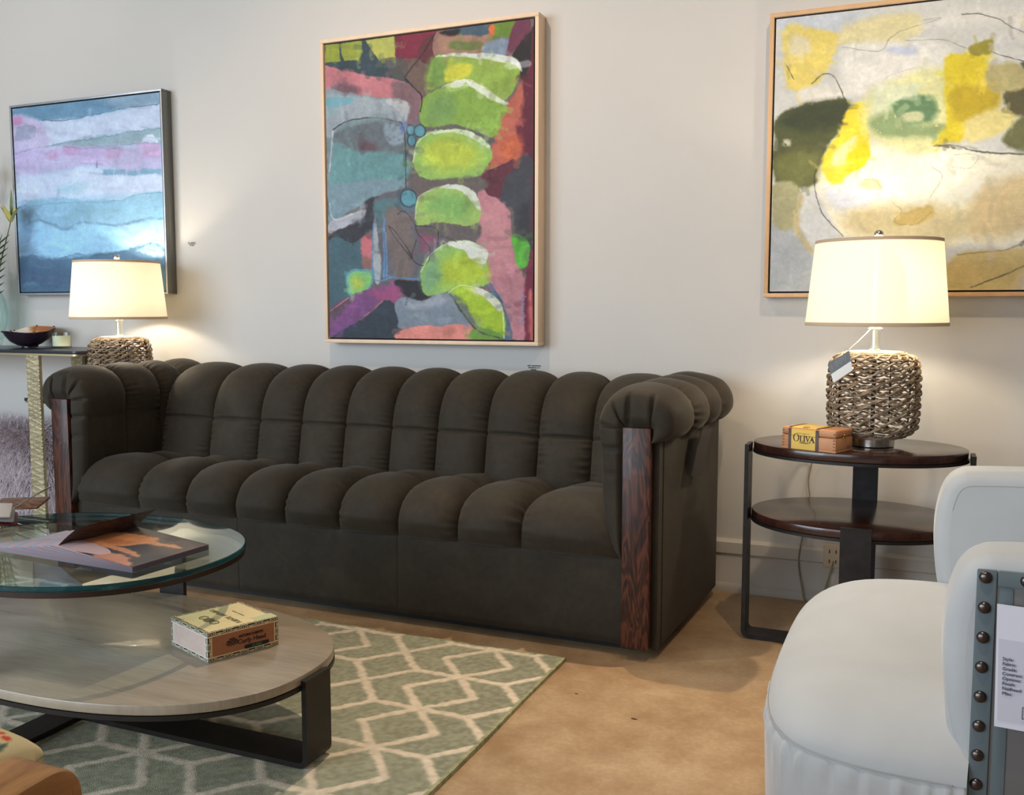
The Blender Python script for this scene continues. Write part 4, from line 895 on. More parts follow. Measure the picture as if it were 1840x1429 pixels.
AA = [(-0.1, 0), (0.2, 0), (0.2, 0.04), (0.10, 0.07), (0.2, 0.34), (0.52, 0.34), (0.62, 0.07), (0.5, 0.04), (0.5, 0), (0.95, 0), (0.95, 0.04), (0.84, 0.07), (0.46, 1), (0.42, 1), (0.02, 0.07), (-0.1, 0.04)]
glyph(LL, 0.0560, z0, S_); glyph(II, 0.0672, z0, S_); glyph(VV, 0.0735, z0, S_); glyph(AA, 0.0868, z0-0.001, S_*1.04)
ring(0.0704, z0+0.0195, 0.0012, 0.0012, 0.0012, 0.0012)
b.build('lettering', INKB, OL, fix=True)
b = MB()
b.tube(spline([on_front(x, z) for x, z in ((0.055, 0.0195), (0.062, 0.0215), (0.071, 0.0185), (0.080, 0.0215), (0.089, 0.0200))], 24), 0.0006, 4)
b.build('flourish', INKB, OL); b = MB(); b.tube(spline([on_front(x, z) for x, z in ((0.060, 0.0185), (0.071, 0.0212), (0.082, 0.0182))], 16), 0.0006, 4)
b.build('flourish', INKB, OL); b = MB()
for i in range(16): b.tube([on_front(0.046+i*0.0026, 0.0468), on_front(0.0474+i*0.0026, 0.0468)], 0.0005, 4)
b.build('small_print', INKB, OL); b = MB()
b.tube(spline([R4[:3, 3]+R4[:3, :3]@np.array(q) for q in ((0.060, 0.012, hh+.0012), (0.066, 0.004, hh+.0006), (0.070, 0.010, hh+.0012), (0.074, 0.004, hh+.0006), (0.080, 0.012, hh+.0012), (0.070, 0.022, hh+.0012), (0.060, 0.012, hh+.0012))], 30), 0.0006, 4)
b.build('lid_emblem', INKB, OL)
def on_end(y, z, e=0.0006): return fo+ex3*(ln+e)+R4[:3, 1]*y+ey3*z
b = MB(); c0 = on_end(dpt*0.47, 0.0405)
for dy, dz in ((0, 0.006), (0.006, -0.001), (-0.006, -0.001)): b.bm((lambda q: (bmesh.ops.create_uvsphere(q, u_segments=10, v_segments=6, radius=0.0034), q)[1])(bmesh.new()), rot=np.array(Matrix.Translation((c0+R4[:3, 1]*dy+ey3*dz).tolist())))
b.tube([c0+ey3*-0.002, c0+ey3*-0.011], [0.0026, 0.0010], 6); b.build('clasp', GOLD, OL)
b = MB(); 
for i in range(3): b.tube([on_end(0.066+0.007*i, 0.012), on_end(0.0695+0.007*i, 0.012)], 0.0009, 4)
b.build('end_stamp', INKB, OL)
# ================================================================ rug
def rug():
    x0, x1, y0, y1 = -3.05, -0.884, 0.75, 2.478
    st = 0.0058; nx, ny = int((x1-x0)/st), int((y1-y0)/st)
    X, Y = np.meshgrid(np.linspace(x0, x1, nx), np.linspace(y0, y1, ny), indexing='ij')
    w1 = vnoise(nx, ny, 3, 71)-0.5; w2 = vnoise(nx, ny, 2.2, 72)-0.5
    px = X+0.008*w1+0.006*(vnoise(nx, ny, 40, 75)-.5); py = Y+0.006*w2
    a = np.mod(px+1.10+0.2275, 0.455)-0.2275; ay = np.abs(a)
    bq = np.mod(py-1.783, 0.2233); b2 = np.minimum(bq, 0.2233-bq)      # distance to the star rows
    def seg(ax, ay_, bx, by):
        ex, ey = bx-ax, by-ay_; t = np.clip(((ay-ax)*ex+(bq-ay_)*ey)/(ex*ex+ey*ey), 0, 1)
        return np.hypot(ay-ax-t*ex, bq-ay_-t*ey)
    h = 0.2233; d = np.full(X.shape, 9.0)
    for s_ in ((0, 0, 0.132, 0), (0, h, 0.132, h), (0, 0, 0.100, h/2), (0.100, h/2, 0, h), (0.132, 0, 0.2275, h/2), (0.2275, h/2, 0.132, h)):
        d = np.minimum(d, seg(*s_))
    wd = 0.0105
    m = np.clip(0.5-(d-wd)/0.005, 0, 1)[..., None]
    f = vnoise(nx, ny, 1.6, 73)[..., None]; g = vnoise(nx, ny, 60, 74)[..., None]
    base = np.array((170, 171, 148))*(0.86+0.20*f+0.10*(g-.5)); ln_ = np.array((240, 226, 204))*(0.92+0.12*f)
    c_ = base*(1-m)+ln_*m
    edge = np.minimum(np.minimum(X-x0, x1-X), np.minimum(Y-y0, y1-Y))
    c_ = np.where((edge < 0.010)[..., None], np.array((176, 176, 140))*(0.85+0.25*f), c_)
    Z = 0.0095+0.0016*(vnoise(nx, ny, 1.3, 76)-.5)+0.0010*m[..., 0]+0.003*(vnoise(nx, ny, 50, 77)-.5)
    Xw = X+0.009*(vnoise(nx, ny, 55, 78)-.5)*np.clip((X-x1+0.12)/0.12, 0, 1); Yw = Y
    P = np.stack([Xw, Yw, Z], -1)
    b = MB(); b.grid(P)
    bot = P.copy(); bot[..., 2] = 0.0004
    ring = np.concatenate([np.arange(nx)*ny, (nx-1)*ny+np.arange(1, ny), (np.arange(nx-2, -1, -1))*ny+ny-1, np.arange(ny-2, 0, -1)])
    V1 = P.reshape(-1, 3)[ring]; V0 = V1.copy(); V0[:, 2] = 0.0003; n = len(ring)
    b.add(np.r_[V1, V0], [(i, n+i, n+(i+1) % n, (i+1) % n) for i in range(n)])
    o = b.build('rug', attr_mat('wool_rug', 0.95, 0.9, 420, spec=0.05, sheen=0.0, bdist=0.003), loc=(-1.9, 1.6, 0), auto=0, fix=False)
    col = np.ones((nx*ny+2*n, 4)); cl = lin(np.clip(c_, 0, 255)).reshape(-1, 3)
    col[:nx*ny, :3] = cl; col[nx*ny:nx*ny+n, :3] = cl[ring]; col[nx*ny+n:, :3] = cl[ring]
    at = o.data.attributes.new('paint', 'FLOAT_COLOR', 'POINT'); at.data.foreach_set('color', col.ravel())
    tag(o, 'sage green flatwoven rug with cream lattice pattern under the coffee table', 'rug')
rug()

# ================================================================ coffee table: lower wooden tier, raised glass tier
RG = 0.0115     # it stands on the rug
k = Nt('greywashed_wood'); v = k.coord((0.5, 3.2, 1))
f1 = k.noise(v, 3.2, 6, 0.6, 0.5); f2 = k.noise(k.coord((1, 14, 1)), 10, 4, 0.6)
cw = k.ramp(f1, [(0.28, L(136, 125, 110)), (0.55, L(168, 155, 136)), (0.78, L(188, 174, 154))])
cw = k.mix(0.22, cw, k.ramp(f2, [(0.35, L(104, 94, 82)), (0.65, L(174, 158, 138))]))
GREYW = k.pbr(cw, k.ramp(f1, [(0.3, (0.26,)*3+(1,)), (0.7, (0.34,)*3+(1,))]), 0, None, spec=0.5, coat=0.2)
CT = thing('coffee_table', 'oval coffee table with glass upper tier over a greywashed wooden lower tier', 'table', (-1.86, 1.66, RG))
LC = (-1.725, 1.660, 0.545, 0.330); UC = (-1.862, 1.655, 0.432, 0.327)
b = MB(); b.prism(oval(*LC, n=140, e=2.4), 0.198, 0.2195, bev=0.003); b.build('lower_tier', GREYW, CT)
b = MB(); oband(b, LC[0], LC[1], LC[2]+.001, LC[3]+.001, 0.035, 0.187, 0.1972, n=140, e=2.4); b.build('lower_ring', IRONS, CT)
def schlick(k):
    f = k.n('LayerWeight', i_Blend=0.5).outputs['Facing']
    return k.n('Math', operation='MULTIPLY_ADD', i_0=k.n('Math', operation='POWER', i_0=f, i_1=4.5).outputs[0], i_1=0.90, i_2=0.04)
# glass: clear, reflecting by its angle, sea green where it is seen edge on
k = Nt('clear_glass'); tr_ = k.n('BsdfTransparent', i_Color=(0.88, 0.955, 0.935, 1)); gl = k.n('BsdfGlossy', i_Roughness=0.02, i_Color=(0.95, 1, 0.99, 1)); fr = schlick(k); mx = k.n('MixShader', i_0=fr.outputs[0])
k.link(tr_.outputs[0], mx.inputs[1]); k.link(gl.outputs[0], mx.inputs[2]); k.link(mx.outputs[0], k.out.inputs[0]); GLASS = k.mat
k = Nt('glass_edge'); v = k.coord((1, 1, 1)); tr_ = k.n('BsdfTransparent', i_Color=(0.10, 0.34, 0.36, 1)); pb = k.n('BsdfPrincipled'); pb.inputs['Base Color'].default_value = L(8, 62, 72); pb.inputs['Roughness'].default_value = 0.12
mx = k.n('MixShader', i_0=0.62); k.link(tr_.outputs[0], mx.inputs[1]); k.link(pb.outputs[0], mx.inputs[2]); k.link(mx.outputs[0], k.out.inputs[0]); GEDGE = k.mat
n = 160; o = oval(*UC, n=n, e=2.3); oi = oval(UC[0], UC[1], UC[2]-.002, UC[3]-.002, n=n, e=2.3)
b = MB(); V = [(x, y, 0.4345) for x, y in oi]+[(x, y, 0.4325) for x, y in o]+[(x, y, 0.4235) for x, y in o]+[(x, y, 0.4220) for x, y in oi]
F = [tuple(range(n)), tuple(range(3*n, 4*n))[::-1]]; b.add(V, F, 0, False)
b.add(V, [(r*n+i, (r+1)*n+i, (r+1)*n+(i+1) % n, r*n+(i+1) % n) for r in range(3) for i in range(n)], 1, True)
b.build('glass_top', [GLASS, GEDGE], CT, fix=True)
b = MB(); oband(b, UC[0], UC[1], UC[2]-.002, UC[3]-.002, 0.016, 0.4095, 0.4212, n=140, e=2.3); b.build('glass_ring', plain('bronze_iron', L(58, 44, 38), 0.42, 0.5, var=.2), CT)
zb = RG+0.0065
ubar('leg', bend(LC[0]+LC[2]+0.006, 0.209, -1.86, zb, 0.016, 1.676, 'x'), 0.092, 0.012, 'x', CT, IRONS)
ubar('leg', bend(-1.86-0.444, 0.416, -1.86, zb, 0.016, 1.676, 'x'), 0.092, 0.012, 'x', CT, IRONS)
ubar('leg', bend(UC[1]-UC[3]-0.010, 0.416, 1.67, zb+0.0003, 0.016, -1.862, 'y'), 0.084, 0.012, 'y', CT, IRONS)
ubar('leg', bend(UC[1]+UC[3]+0.012, 0.416, 1.67, zb+0.0003, 0.016, -1.862, 'y'), 0.084, 0.012, 'y', CT, IRONS)

# ================================================================ ornate cigar box
A2, B2, D2 = np.array((-1.413, 1.612)), np.array((-1.328, 1.765)), np.array((-1.569, 1.671))
eL = D2-A2; eR = B2-A2; eR = eR-eL*(eR@eL)/(eL@eL)*0.6; Z0, Z1 = 0.2198, 0.2865
CB = thing('cigar_box', 'square cigar box with ornate black and cream scroll borders on the wooden tier', 'box', (A2[0], A2[1], Z0))
PRINT = attr_mat('printed_paper', 0.42, 0.08, 200, spec=0.4)
CREAM, INK2 = (236, 218, 170), (40, 32, 24)
def box_face(w, h, inner, cream, seed, thin=False):
    """paper lithograph: scroll border round a plain panel; authoring unit 1 mm"""
    c = Canvas(int(w*2.5), int(h*2.5), [(0, 0), (w, 0), (w, h), (0, h)], cream, seed); bd = 10.5 if not thin else 9.5
    kw = dict(soft=.35, warp=0.25, tv=0)
    c.poly([(bd, bd), (w-bd, bd), (w-bd, h-bd), (bd, h-bd)], inner, smooth=False, soft=.35, warp=0, tv=.08)
    def motif(cx, cy, along, L_, D_, kind):
        ax, ay = (1, 0) if along == 'h' else (0, 1); bx, by = (0, 1) if along == 'h' else (1, 0)
        def E(u, q, ru, rq, col): c.ell(cx+ax*u+bx*q, cy+ay*u+by*q, ru if along == 'h' else rq, rq if along == 'h' else ru, col, **kw)
        c.poly([(cx-ax*L_/2-bx*D_/2, cy-ay*L_/2-by*D_/2), (cx+ax*L_/2-bx*D_/2, cy+ay*L_/2-by*D_/2), (cx+ax*L_/2+bx*D_/2, cy+ay*L_/2+by*D_/2), (cx-ax*L_/2+bx*D_/2, cy-ay*L_/2+by*D_/2)], INK2, smooth=False, soft=.35, warp=.2, tv=0)
        if kind:
            E(0, D_*.08, L_*.44, D_*.36, cream); E(0, -D_*.05, L_*.36, D_*.26, (150, 122, 78)); E(0, -D_*.22, L_*.33, D_*.24, INK2); E(0, -D_*.02, L_*.26, D_*.08, cream)
        else:
            E(-L_*.24, 0, L_*.2, D_*.40, cream); E(-L_*.20, 0, L_*.12, D_*.24, INK2); E(L_*.24, 0, L_*.2, D_*.40, cream); E(L_*.20, 0, L_*.12, D_*.24, INK2); E(0, 0, L_*.07, D_*.34, cream); E(0, 0, L_*.035, D_*.14, INK2)
    nw = max(3, int(round(w/19))); nh = max(2, int(round((h-2*bd)/17)))
    for i in range(nw):
        for y in (bd*.42, h-bd*.42): motif((i+.5)*w/nw, y, 'h', w/nw*.90, bd*.74, i % 2)
    for i in range(nh):
        for x in (bd*.42, w-bd*.42): motif(x, bd+(i+.5)*(h-2*bd)/nh, 'v', (h-2*bd)/nh*.86, bd*.72, (i+1) % 2)
    return c
A3 = np.array((*A2, Z0)); L3 = np.array((*eL, 0)); R3 = np.array((*eR, 0)); UP = np.array((0, 0, Z1-Z0))
wl, wr, hm = float(np.linalg.norm(eL))*1000, float(np.linalg.norm(eR))*1000, (Z1-Z0)*1000
b = MB(); o_ = [tuple(A2), tuple(A2+eR), tuple(A2+eR+eL), tuple(A2+eL)]
ctr = (A2+(eL+eR)/2); oin = [tuple(ctr+(np.array(q)-ctr)*0.9965) for q in o_]
b.prism(oin, Z0, Z1-0.0004); b.build('box_body', plain('box_board', L(206, 186, 140), 0.6), CB)
cr = box_face(wr, hm, (170, 108, 70), CREAM, 81)
cr.line([(8.6, 8.6), (wr-8.6, 8.6), (wr-8.6, hm-8.6), (8.6, hm-8.6), (8.6, 8.6)], 1.2, (232, 196, 160), smooth=False, warp=0, soft=.4)
cr.mesh('front_print', A3+UP, R3, -UP, PRINT, CB, 1.1)
cl_ = box_face(wl, hm, (206, 186, 176), (226, 226, 212), 82); cl_.mesh('side_print', A3+L3+UP, -L3, -UP, PRINT, CB, 1.1)
box_face(wr, hm, (172, 98, 56), CREAM, 83).mesh('back_print', A3+L3+R3+UP, -R3, -UP, PRINT, CB, 1.1)
box_face(wl, hm, (206, 186, 176), CREAM, 84).mesh('side_print', A3+R3+UP, L3, -UP, PRINT, CB, 1.1)
ct = box_face(wl, wr, (238, 218, 166), CREAM, 85, True)
ct.mesh('lid_print', A3+UP+L3*0+R3*0+L3, -L3, R3, PRINT, CB, 1.05) if False else ct.mesh('lid_print', A3+UP+R3+L3, -L3, -R3, PRINT, CB, 1.08)
b = MB(); e_ = 0.0005; t3 = A3+UP
b.box((0, 0, 0), (0.052, 0.030, 0.0005), rot=np.array(Matrix.Translation((t3+R3*0.70+L3*0.02+np.array((0, 0, 0.0002))).tolist()) @ Matrix.Rotation(math.atan2(eR[1], eR[0]), 4, 'Z')))
b.build('tax_stamp', plain('pale_green_paper', L(206, 212, 170), 0.6), CB)
ru = R3/np.linalg.norm(R3); lu = L3/np.linalg.norm(L3); zz = np.array((0, 0, 1.0))
fr_o = lambda u, z: A3+R3*u+UP*z-lu*0.0006
text_part('lettering', 'ARTURO FUENTE', 0.0084, INKB, CB, fr_o(0.60, 0.635), ru, zz, off=0.0002, xs=0.92)
text_part('lettering', 'Curly Head', 0.0150, INKB, CB, fr_o(0.61, 0.45), ru, zz, off=0.0001, shear=0.08)
b = MB()
for cxx, s_ in ((0.0, 1), ):
    p0 = fr_o(0.335, 0.50)
    for a in np.linspace(0, 2*PI, 7)[:-1]:
        q = p0+ru*0.0065*math.cos(a)+zz*0.0045*math.sin(a); t_ = np.linspace(0, 2*PI, 9, endpoint=False)
        b.tube([q+ru*0.0028*math.cos(k_)+zz*0.0028*math.sin(k_) for k_ in t_], 0.0009, 4, closed=True)
    for sg in (-1, 1):
        b.tube(spline([p0+ru*sg*0.004, p0+ru*sg*0.010+zz*0.005, p0+ru*sg*0.013-zz*0.001, p0+ru*sg*0.009-zz*0.006], 12), 0.0013, 4)
    b.tube([p0-ru*0.007+zz*0.009, p0+ru*0.007+zz*0.009], 0.0011, 4)
b.build('crest', INKB, CB)
t_ = np.linspace(-PI/2, PI/2, 9); pl = []
for a in t_: pl.append(fr_o(0.83, 0.225)+ru*0.0046*math.cos(a)+zz*0.0046*math.sin(a))
for a in t_+PI: pl.append(fr_o(0.53, 0.225)+ru*0.0046*math.cos(a)+zz*0.0046*math.sin(a))
b = MB(); pl = np.array(pl); n = len(pl); b.add(np.r_[pl, pl-lu*0.0005], [tuple(range(n, 2*n)), tuple(range(n))[::-1]]+[(i, (i+1) % n, n+(i+1) % n, n+i) for i in range(n)], smooth=False)
b.build('name_plaque', plain('black_ink', L(22, 20, 18), 0.4), CB, fix=True)
text_part('lettering', 'CLARO', 0.0068, plain('green_ink', L(70, 138, 96), 0.5), CB, fr_o(0.68, 0.225)-lu*0.0006, ru, zz, xs=1.1, off=0.0001)
OLV = plain('olive_ink', L(120, 112, 72), 0.6)
tp = lambda u, w: t3+R3*u+L3*w+zz*0.0003
text_part('lid_lettering', 'ARTURO', 0.024, OLV, CB, tp(0.52, 0.62), -lu, ru, xs=0.62, off=0.0002) if False else None
text_part('lid_lettering', 'ARTURO', 0.017, OLV, CB, tp(0.52, 0.71), lu, -ru, xs=0.95)
text_part('lid_lettering', 'FUENTE', 0.017, OLV, CB, tp(0.52, 0.29), lu, -ru, xs=0.95)
b = MB(); p0 = tp(0.28, 0.5)
t_ = np.linspace(0, 2*PI, 25)[:-1]
b.tube([p0+ru*0.011*math.cos(a)+lu*0.014*math.sin(a) for a in t_], 0.0012, 4, closed=True)
b.add([p0+ru*0.009*math.cos(a)+lu*0.012*math.sin(a)+zz*0.0002 for a in t_], [tuple(range(24))[::-1]], smooth=False)
for sg in (-1, 1):
    for q in (-1, 1): b.tube(spline([p0+lu*sg*0.014+ru*q*0.004, p0+lu*sg*0.024+ru*q*0.010, p0+lu*sg*0.034+ru*q*0.004, p0+lu*sg*0.030-ru*q*0.001], 14), 0.0014, 4)
b.build('lid_crest', OLV, CB)
b = MB()
for j in range(14): 
    if j != 7: b.tube([tp(0.70, 0.36+j*0.022), tp(0.70, 0.374+j*0.022)], 0.0011, 4)
b.build('lid_small_print', OLV, CB)

# ================================================================ fanned brochures on the glass
BZ = 0.4348
BR = thing('brochures', 'fanned stack of printed brochures lying open on the glass table top', 'brochure', (-1.75, 1.69, BZ))
c = Canvas(120, 90, [(0, 0), (290, 0), (290, 225), (0, 225)], (62, 54, 52), 91)
for pts, col, kw in [([(0, 0), (160, 0), (290, 20), (290, 120), (200, 90), (60, 60)], (92, 82, 76), dict(soft=20)), ([(0, 70), (110, 40), (150, 45), (170, 62), (235, 52), (262, 66), (200, 80), (150, 92), (130, 130), (60, 150), (0, 150)], (206, 142, 96), dict(soft=4)),
                      ([(40, 110), (120, 95), (110, 130), (50, 145)], (184, 116, 76), dict(soft=8)), ([(0, 150), (100, 140), (210, 150), (240, 172), (190, 165), (120, 165), (0, 172)], (200, 136, 96), dict(soft=4)),
                      ([(120, 190), (200, 178), (250, 200), (270, 225), (140, 225)], (196, 132, 104), dict(soft=5)), ([(240, 160), (285, 120), (290, 180), (250, 200)], (50, 46, 46), dict(soft=8)), ([(150, 5), (200, 10), (190, 40), (160, 38)], (70, 60, 56), dict(soft=6)),
                      ([(0, 178), (110, 172), (120, 225), (0, 225)], (64, 52, 50), dict(soft=8))]: c.poly(pts, col, warp=8, **kw)
ePX = np.array((0.264, -0.043, 0)); ePY = np.array((0.018, 0.222, 0)); P0 = np.array((-1.795, 1.563, BZ))
PINK_LIT = plain('pink_lit_paper', L(206, 178, 184), 0.5); BLUE_LIT = plain('blue_lit_paper', L(176, 180, 198), 0.5)  # pink and blue cast of the light put into the page colours
def sheet(off, zl, name, mat, ridge=0.010, parent=BR):
    nu, nv = 12, 12; P = np.zeros((nu, nv, 3))
    for i, u in enumerate(np.linspace(0, 1, nu)):
        for j, w in enumerate(np.linspace(0, 1, nv)):
            P[i, j] = P0+off*(1-u)+ePX*u+ePY*w
            P[i, j, 2] += zl*(0.55+0.45*(1-u))+ridge*(1-u)**1.5*math.sin(PI*min(1, w*2.2+0.15))*0.9
    b = MB(); b.grid(P); b.grid(P-np.array((0, 0, 0.0005)), flip=True)
    return b.build(name, mat, parent)
for i in range(10, 0, -1):
    sheet(np.array((-0.020*i, -0.0035*i, 0)), 0.0215-0.0020*i, 'page', PINK_LIT if i % 2 else BLUE_LIT, 0.010)
# the open spread with a photograph on it
o_s = sheet(np.array((0, 0, 0)), 0.0215, 'page', PINK_LIT, 0.0)
c.mesh('printed_photo', P0+ePY+np.array((0, 0, 0.0222)), ePX-np.array((0, 0, 0.0097)), -ePY, PRINT, BR, 1.1)
# page turned up along the fold
nu, nv = 10, 10; P = np.zeros((nu, nv, 3))
for i, u in enumerate(np.linspace(0, 1, nu)):
    for j, w in enumerate(np.linspace(0, 1, nv)):
        P[i, j] = P0+ePY*(w*1.0+0.00)+np.array((0.038*u+0.008*u*u, 0.022*u, 0.0226+0.050*u-0.006*u*u))
b = MB(); b.grid(P); b.grid(P+np.array((0.0004, 0, -0.0004)), flip=True); b.build('turned_page', rosewood('woodgrain_print', L(52, 38, 36), L(84, 62, 58), L(108, 84, 78), 1.6, 'Y'), BR)

# ================================================================ finish sample chips on a ring
CH = thing('sample_chips', 'ring of wood and lacquer finish sample chips on the glass table', 'sample chips', (-2.20, 1.80, BZ))
def chip(cx, cy, cz, lx, ly, rz_, tx, ty, name, mat, th=0.007):
    M_ = np.array(Matrix.Translation((cx, cy, cz)) @ Matrix.Rotation(rz_, 4, 'Z') @ Matrix.Rotation(tx, 4, 'X') @ Matrix.Rotation(ty, 4, 'Y'))
    b = MB(); b.box((-lx/2, -ly/2, -th/2), (lx/2, ly/2, th/2), 0.003, rot=M_); return b.build(name, mat, CH)
chip(-2.305, 1.885, BZ+0.019, 0.150, 0.066, 0.28, 0.28, -0.06, 'walnut_chip', rosewood('walnut_chip', L(84, 54, 38), L(122, 80, 56), L(150, 104, 76), 1.2, 'X'))
chip(-2.196, 1.717, BZ+0.042, 0.085, 0.060, 0.75, 0.42, 0.10, 'white_chip', plain('white_lacquer', L(238, 226, 216), 0.4))
chip(-2.199, 1.723, BZ+0.030, 0.092, 0.060, 0.80, 0.42, 0.16, 'grey_chip', plain('grey_lacquer', L(160, 160, 164), 0.4))
chip(-2.201, 1.729, BZ+0.020, 0.100, 0.060, 0.85, 0.42, 0.22, 'red_chip', plain('oxblood_lacquer', L(96, 26, 28), 0.35))
chip(-2.25, 1.75, BZ+0.008, 0.12, 0.066, 0.5, 0.10, 0.05, 'tan_chip', CED)
b = MB(); t_ = np.linspace(0, 2*PI, 48, endpoint=False)
b.tube(np.stack([-2.215+0.045*np.cos(t_)+0.01*np.sin(t_), 1.835+0.060*np.sin(t_), BZ+0.044+0.030*np.sin(t_+0.6)+0.006*np.cos(t_)], 1), 0.0021, 6, closed=True); b.build('metal_ring', NICKEL, CH)

# ================================================================ console with a lower wing for the left lamp
k = Nt('hammered_gold'); v = k.coord(); BRG = k.pbr(k.ramp(k.noise(v, 14, 3), [(0.3, L(168, 158, 126)), (0.7, L(200, 190, 158))]), 0.42, 0.45, k.bump(k.noise(v, 300, 2), 0.1))
SLT = plain('slate_top', L(46, 48, 56), 0.28, var=.1)
GRIM = plain('champagne_edge', L(196, 178, 140), 0.35, 0.8)
CO = thing('console_table', 'slate topped console table on carved champagne strap legs against the wall left of the sofa', 'table', (-3.9, 3.21, 0))
def slab(x0, x1, y0, y1, z0, z1, r, name, mat, rim):
    def out(e):
        o = [(x0-e, y0-e)]; a = np.linspace(-PI/2, 0, 9)
        o += [(x1+e-r+r*math.cos(q), y0-e+r+r*math.sin(q)) for q in a]; o += [(x1+e, y1), (x0-e, y1)]; return o
    b = MB(); b.prism(out(0), z0, z1, bev=0.001); s_ = b.build(name, mat, CO)
    b = MB(); b.prism(out(-0.003), z0-0.008, z0-0.0004); b.build(rim, GRIM, CO)
slab(-4.72, -3.272, 2.992, 3.335, 0.806, 0.820, 0.03, 'console_top', SLT, 'top_edge')
slab(-3.628, -2.998, 3.017, 3.335, 0.592, 0.606, 0.02, 'lower_top', SLT, 'lower_edge')
def strap(x, y, z0, z1, wd, th, seed):
    r = np.random.default_rng(seed); nx_, nz_ = 22, int((z1-z0)/0.0036)
    X, Z = np.meshgrid(np.linspace(-wd/2, wd/2, nx_), np.linspace(z0, z1, nz_), indexing='ij'); d = np.full(X.shape, 1.0); z = z0-0.02; s_ = 1
    while z < z1+0.02:
        dz = s_*(0.012+0.02*r.random()); a = math.atan2(dz, wd); d = np.minimum(d, np.abs((Z-(z+dz*(X/wd)))*math.cos(a))); z += 0.008+0.010*r.random(); s_ = -s_
    H = 0.0035*np.exp(-(d/0.0022)**2)
    P = np.stack([x+X, y-th/2-H, Z], -1); b = MB(); b.grid(P)
    b.box((x-wd/2, y-th/2+0.0005, z0), (x+wd/2, y+th/2, z1)); return b.build('leg', BRG, CO)
strap(-3.545, 3.006, 0.0, 0.800, 0.076, 0.014, 1); strap(-3.630, 3.322, 0.0, 0.797, 0.070, 0.014, 2)
strap(-4.60, 3.006, 0.0, 0.800, 0.076, 0.014, 3); strap(-4.60, 3.322, 0.0, 0.797, 0.070, 0.014, 4)
b = MB(); b.box((-3.07, 3.10, 0.0), (-3.01, 3.30, 0.584), 0.002); b.build('wing_leg', BRG, CO)
b = MB(); b.box((-4.56, 3.014, 0.0), (-3.07, 3.060, 0.012), 0.001); b.build('floor_rail', GRIM, CO)
# bowl, candle, vase
BO = thing('bowl', 'dark footed bowl with white and amber glazed inside on the console', 'bowl', (-3.800, 3.205, 0.8202))
O = np.array((-3.800, 3.205, 0.8202))
wob = lambda a: 0.004*np.sin(3*a+0.6)+0.024*np.clip(np.sin(a), 0, 1)
b = MB(); b.lathe([(0.0, 0.0), (0.036, 0.0), (0.036, 0.006), (0.052, 0.010), (0.082, 0.028), (0.102, 0.052), (0.113, 0.074)], O, 64, wob=lambda a: wob(a)); b.build('bowl_outside', plain('aubergine_glaze', L(44, 32, 46), 0.25, var=.15), BO)
k = Nt('bowl_glaze'); v = k.coord(); sx = k.n('SeparateXYZ', i_0=v); ax_ = k.n('Math', operation='MULTIPLY_ADD', i_0=sx.outputs[1], i_1=1.2, i_2=sx.outputs[0]).outputs[0]; f = k.n('Math', operation='MULTIPLY_ADD', i_0=ax_, i_1=6.5, i_2=k.n('Math', operation='MULTIPLY_ADD', i_0=k.noise(v, 26, 3), i_1=1.1, i_2=-0.02).outputs[0]).outputs[0]
GLZ = k.pbr(k.ramp(f, [(0.35, L(238, 232, 224)), (0.62, L(206, 160, 112)), (0.85, L(160, 100, 56))]), 0.25)
b = MB(); b.lathe([(0.113, 0.0742), (0.109, 0.0748), (0.098, 0.053), (0.078, 0.031), (0.05, 0.014), (0.0, 0.012)], O, 64, wob=None)
P_ = b.v[0].reshape(64, 6, 3); an = np.linspace(0, 2*PI, 64, endpoint=False); P_[:, :, 2] += wob(an)[:, None]*np.array([1, 1, .7, .4, .15, 0])[None]; b.v[0] = P_.reshape(-1, 3)
b.build('bowl_inside', GLZ, BO)
KN = plain('copper_bead', L(120, 76, 58), 0.35)
for i in range(7):
    a = 0.35+i*2*PI/7; q = O+(0.113*math.cos(a), 0.113*math.sin(a), 0.0745+float(wob(np.array(a))))
    bm = bmesh.new(); bmesh.ops.create_uvsphere(bm, u_segments=10, v_segments=8, radius=0.0055); b = MB(); b.bm(bm, rot=np.array(Matrix.Translation(q.tolist()))); b.build('rim_bead', KN, BO)
CA = thing('candle', 'cream wax candle in a clear glass tumbler on the console', 'candle', (-3.565, 3.175, 0.8202)); O = np.array((-3.565, 3.175, 0.8202))
k = Nt('thin_glass'); tr_ = k.n('BsdfTransparent', i_Color=(0.93, 0.96, 0.94, 1)); gl = k.n('BsdfGlossy', i_Roughness=0.03); fr = schlick(k); mx = k.n('MixShader', i_0=fr.outputs[0])
k.link(tr_.outputs[0], mx.inputs[1]); k.link(gl.outputs[0], mx.inputs[2]); k.link(mx.outputs[0], k.out.inputs[0]); TGL = k.mat
b = MB(); b.lathe([(0, 0), (0.038, 0), (0.040, 0.003), (0.041, 0.072), (0.0395, 0.072), (0.0385, 0.010), (0, 0.009)], O, 40); b.build('glass_tumbler', TGL, CA, fix=True)
b = MB(); b.lathe([(0, 0.010), (0.0375, 0.011), (0.038, 0.057), (0, 0.056)], O, 36); b.build('wax', plain('candle_wax', L(240, 236, 214), 0.55), CA, fix=True)
b = MB(); b.tube([O+(0, 0, 0.056), O+(0.001, 0, 0.066)], 0.001, 5); b.build('wick', DARKW, CA)
VA = thing('vase', 'clear green glass vase at the far left of the console', 'vase', (-4.075, 3.21, 0.8202)); O = np.array((-4.075, 3.21, 0.8202))
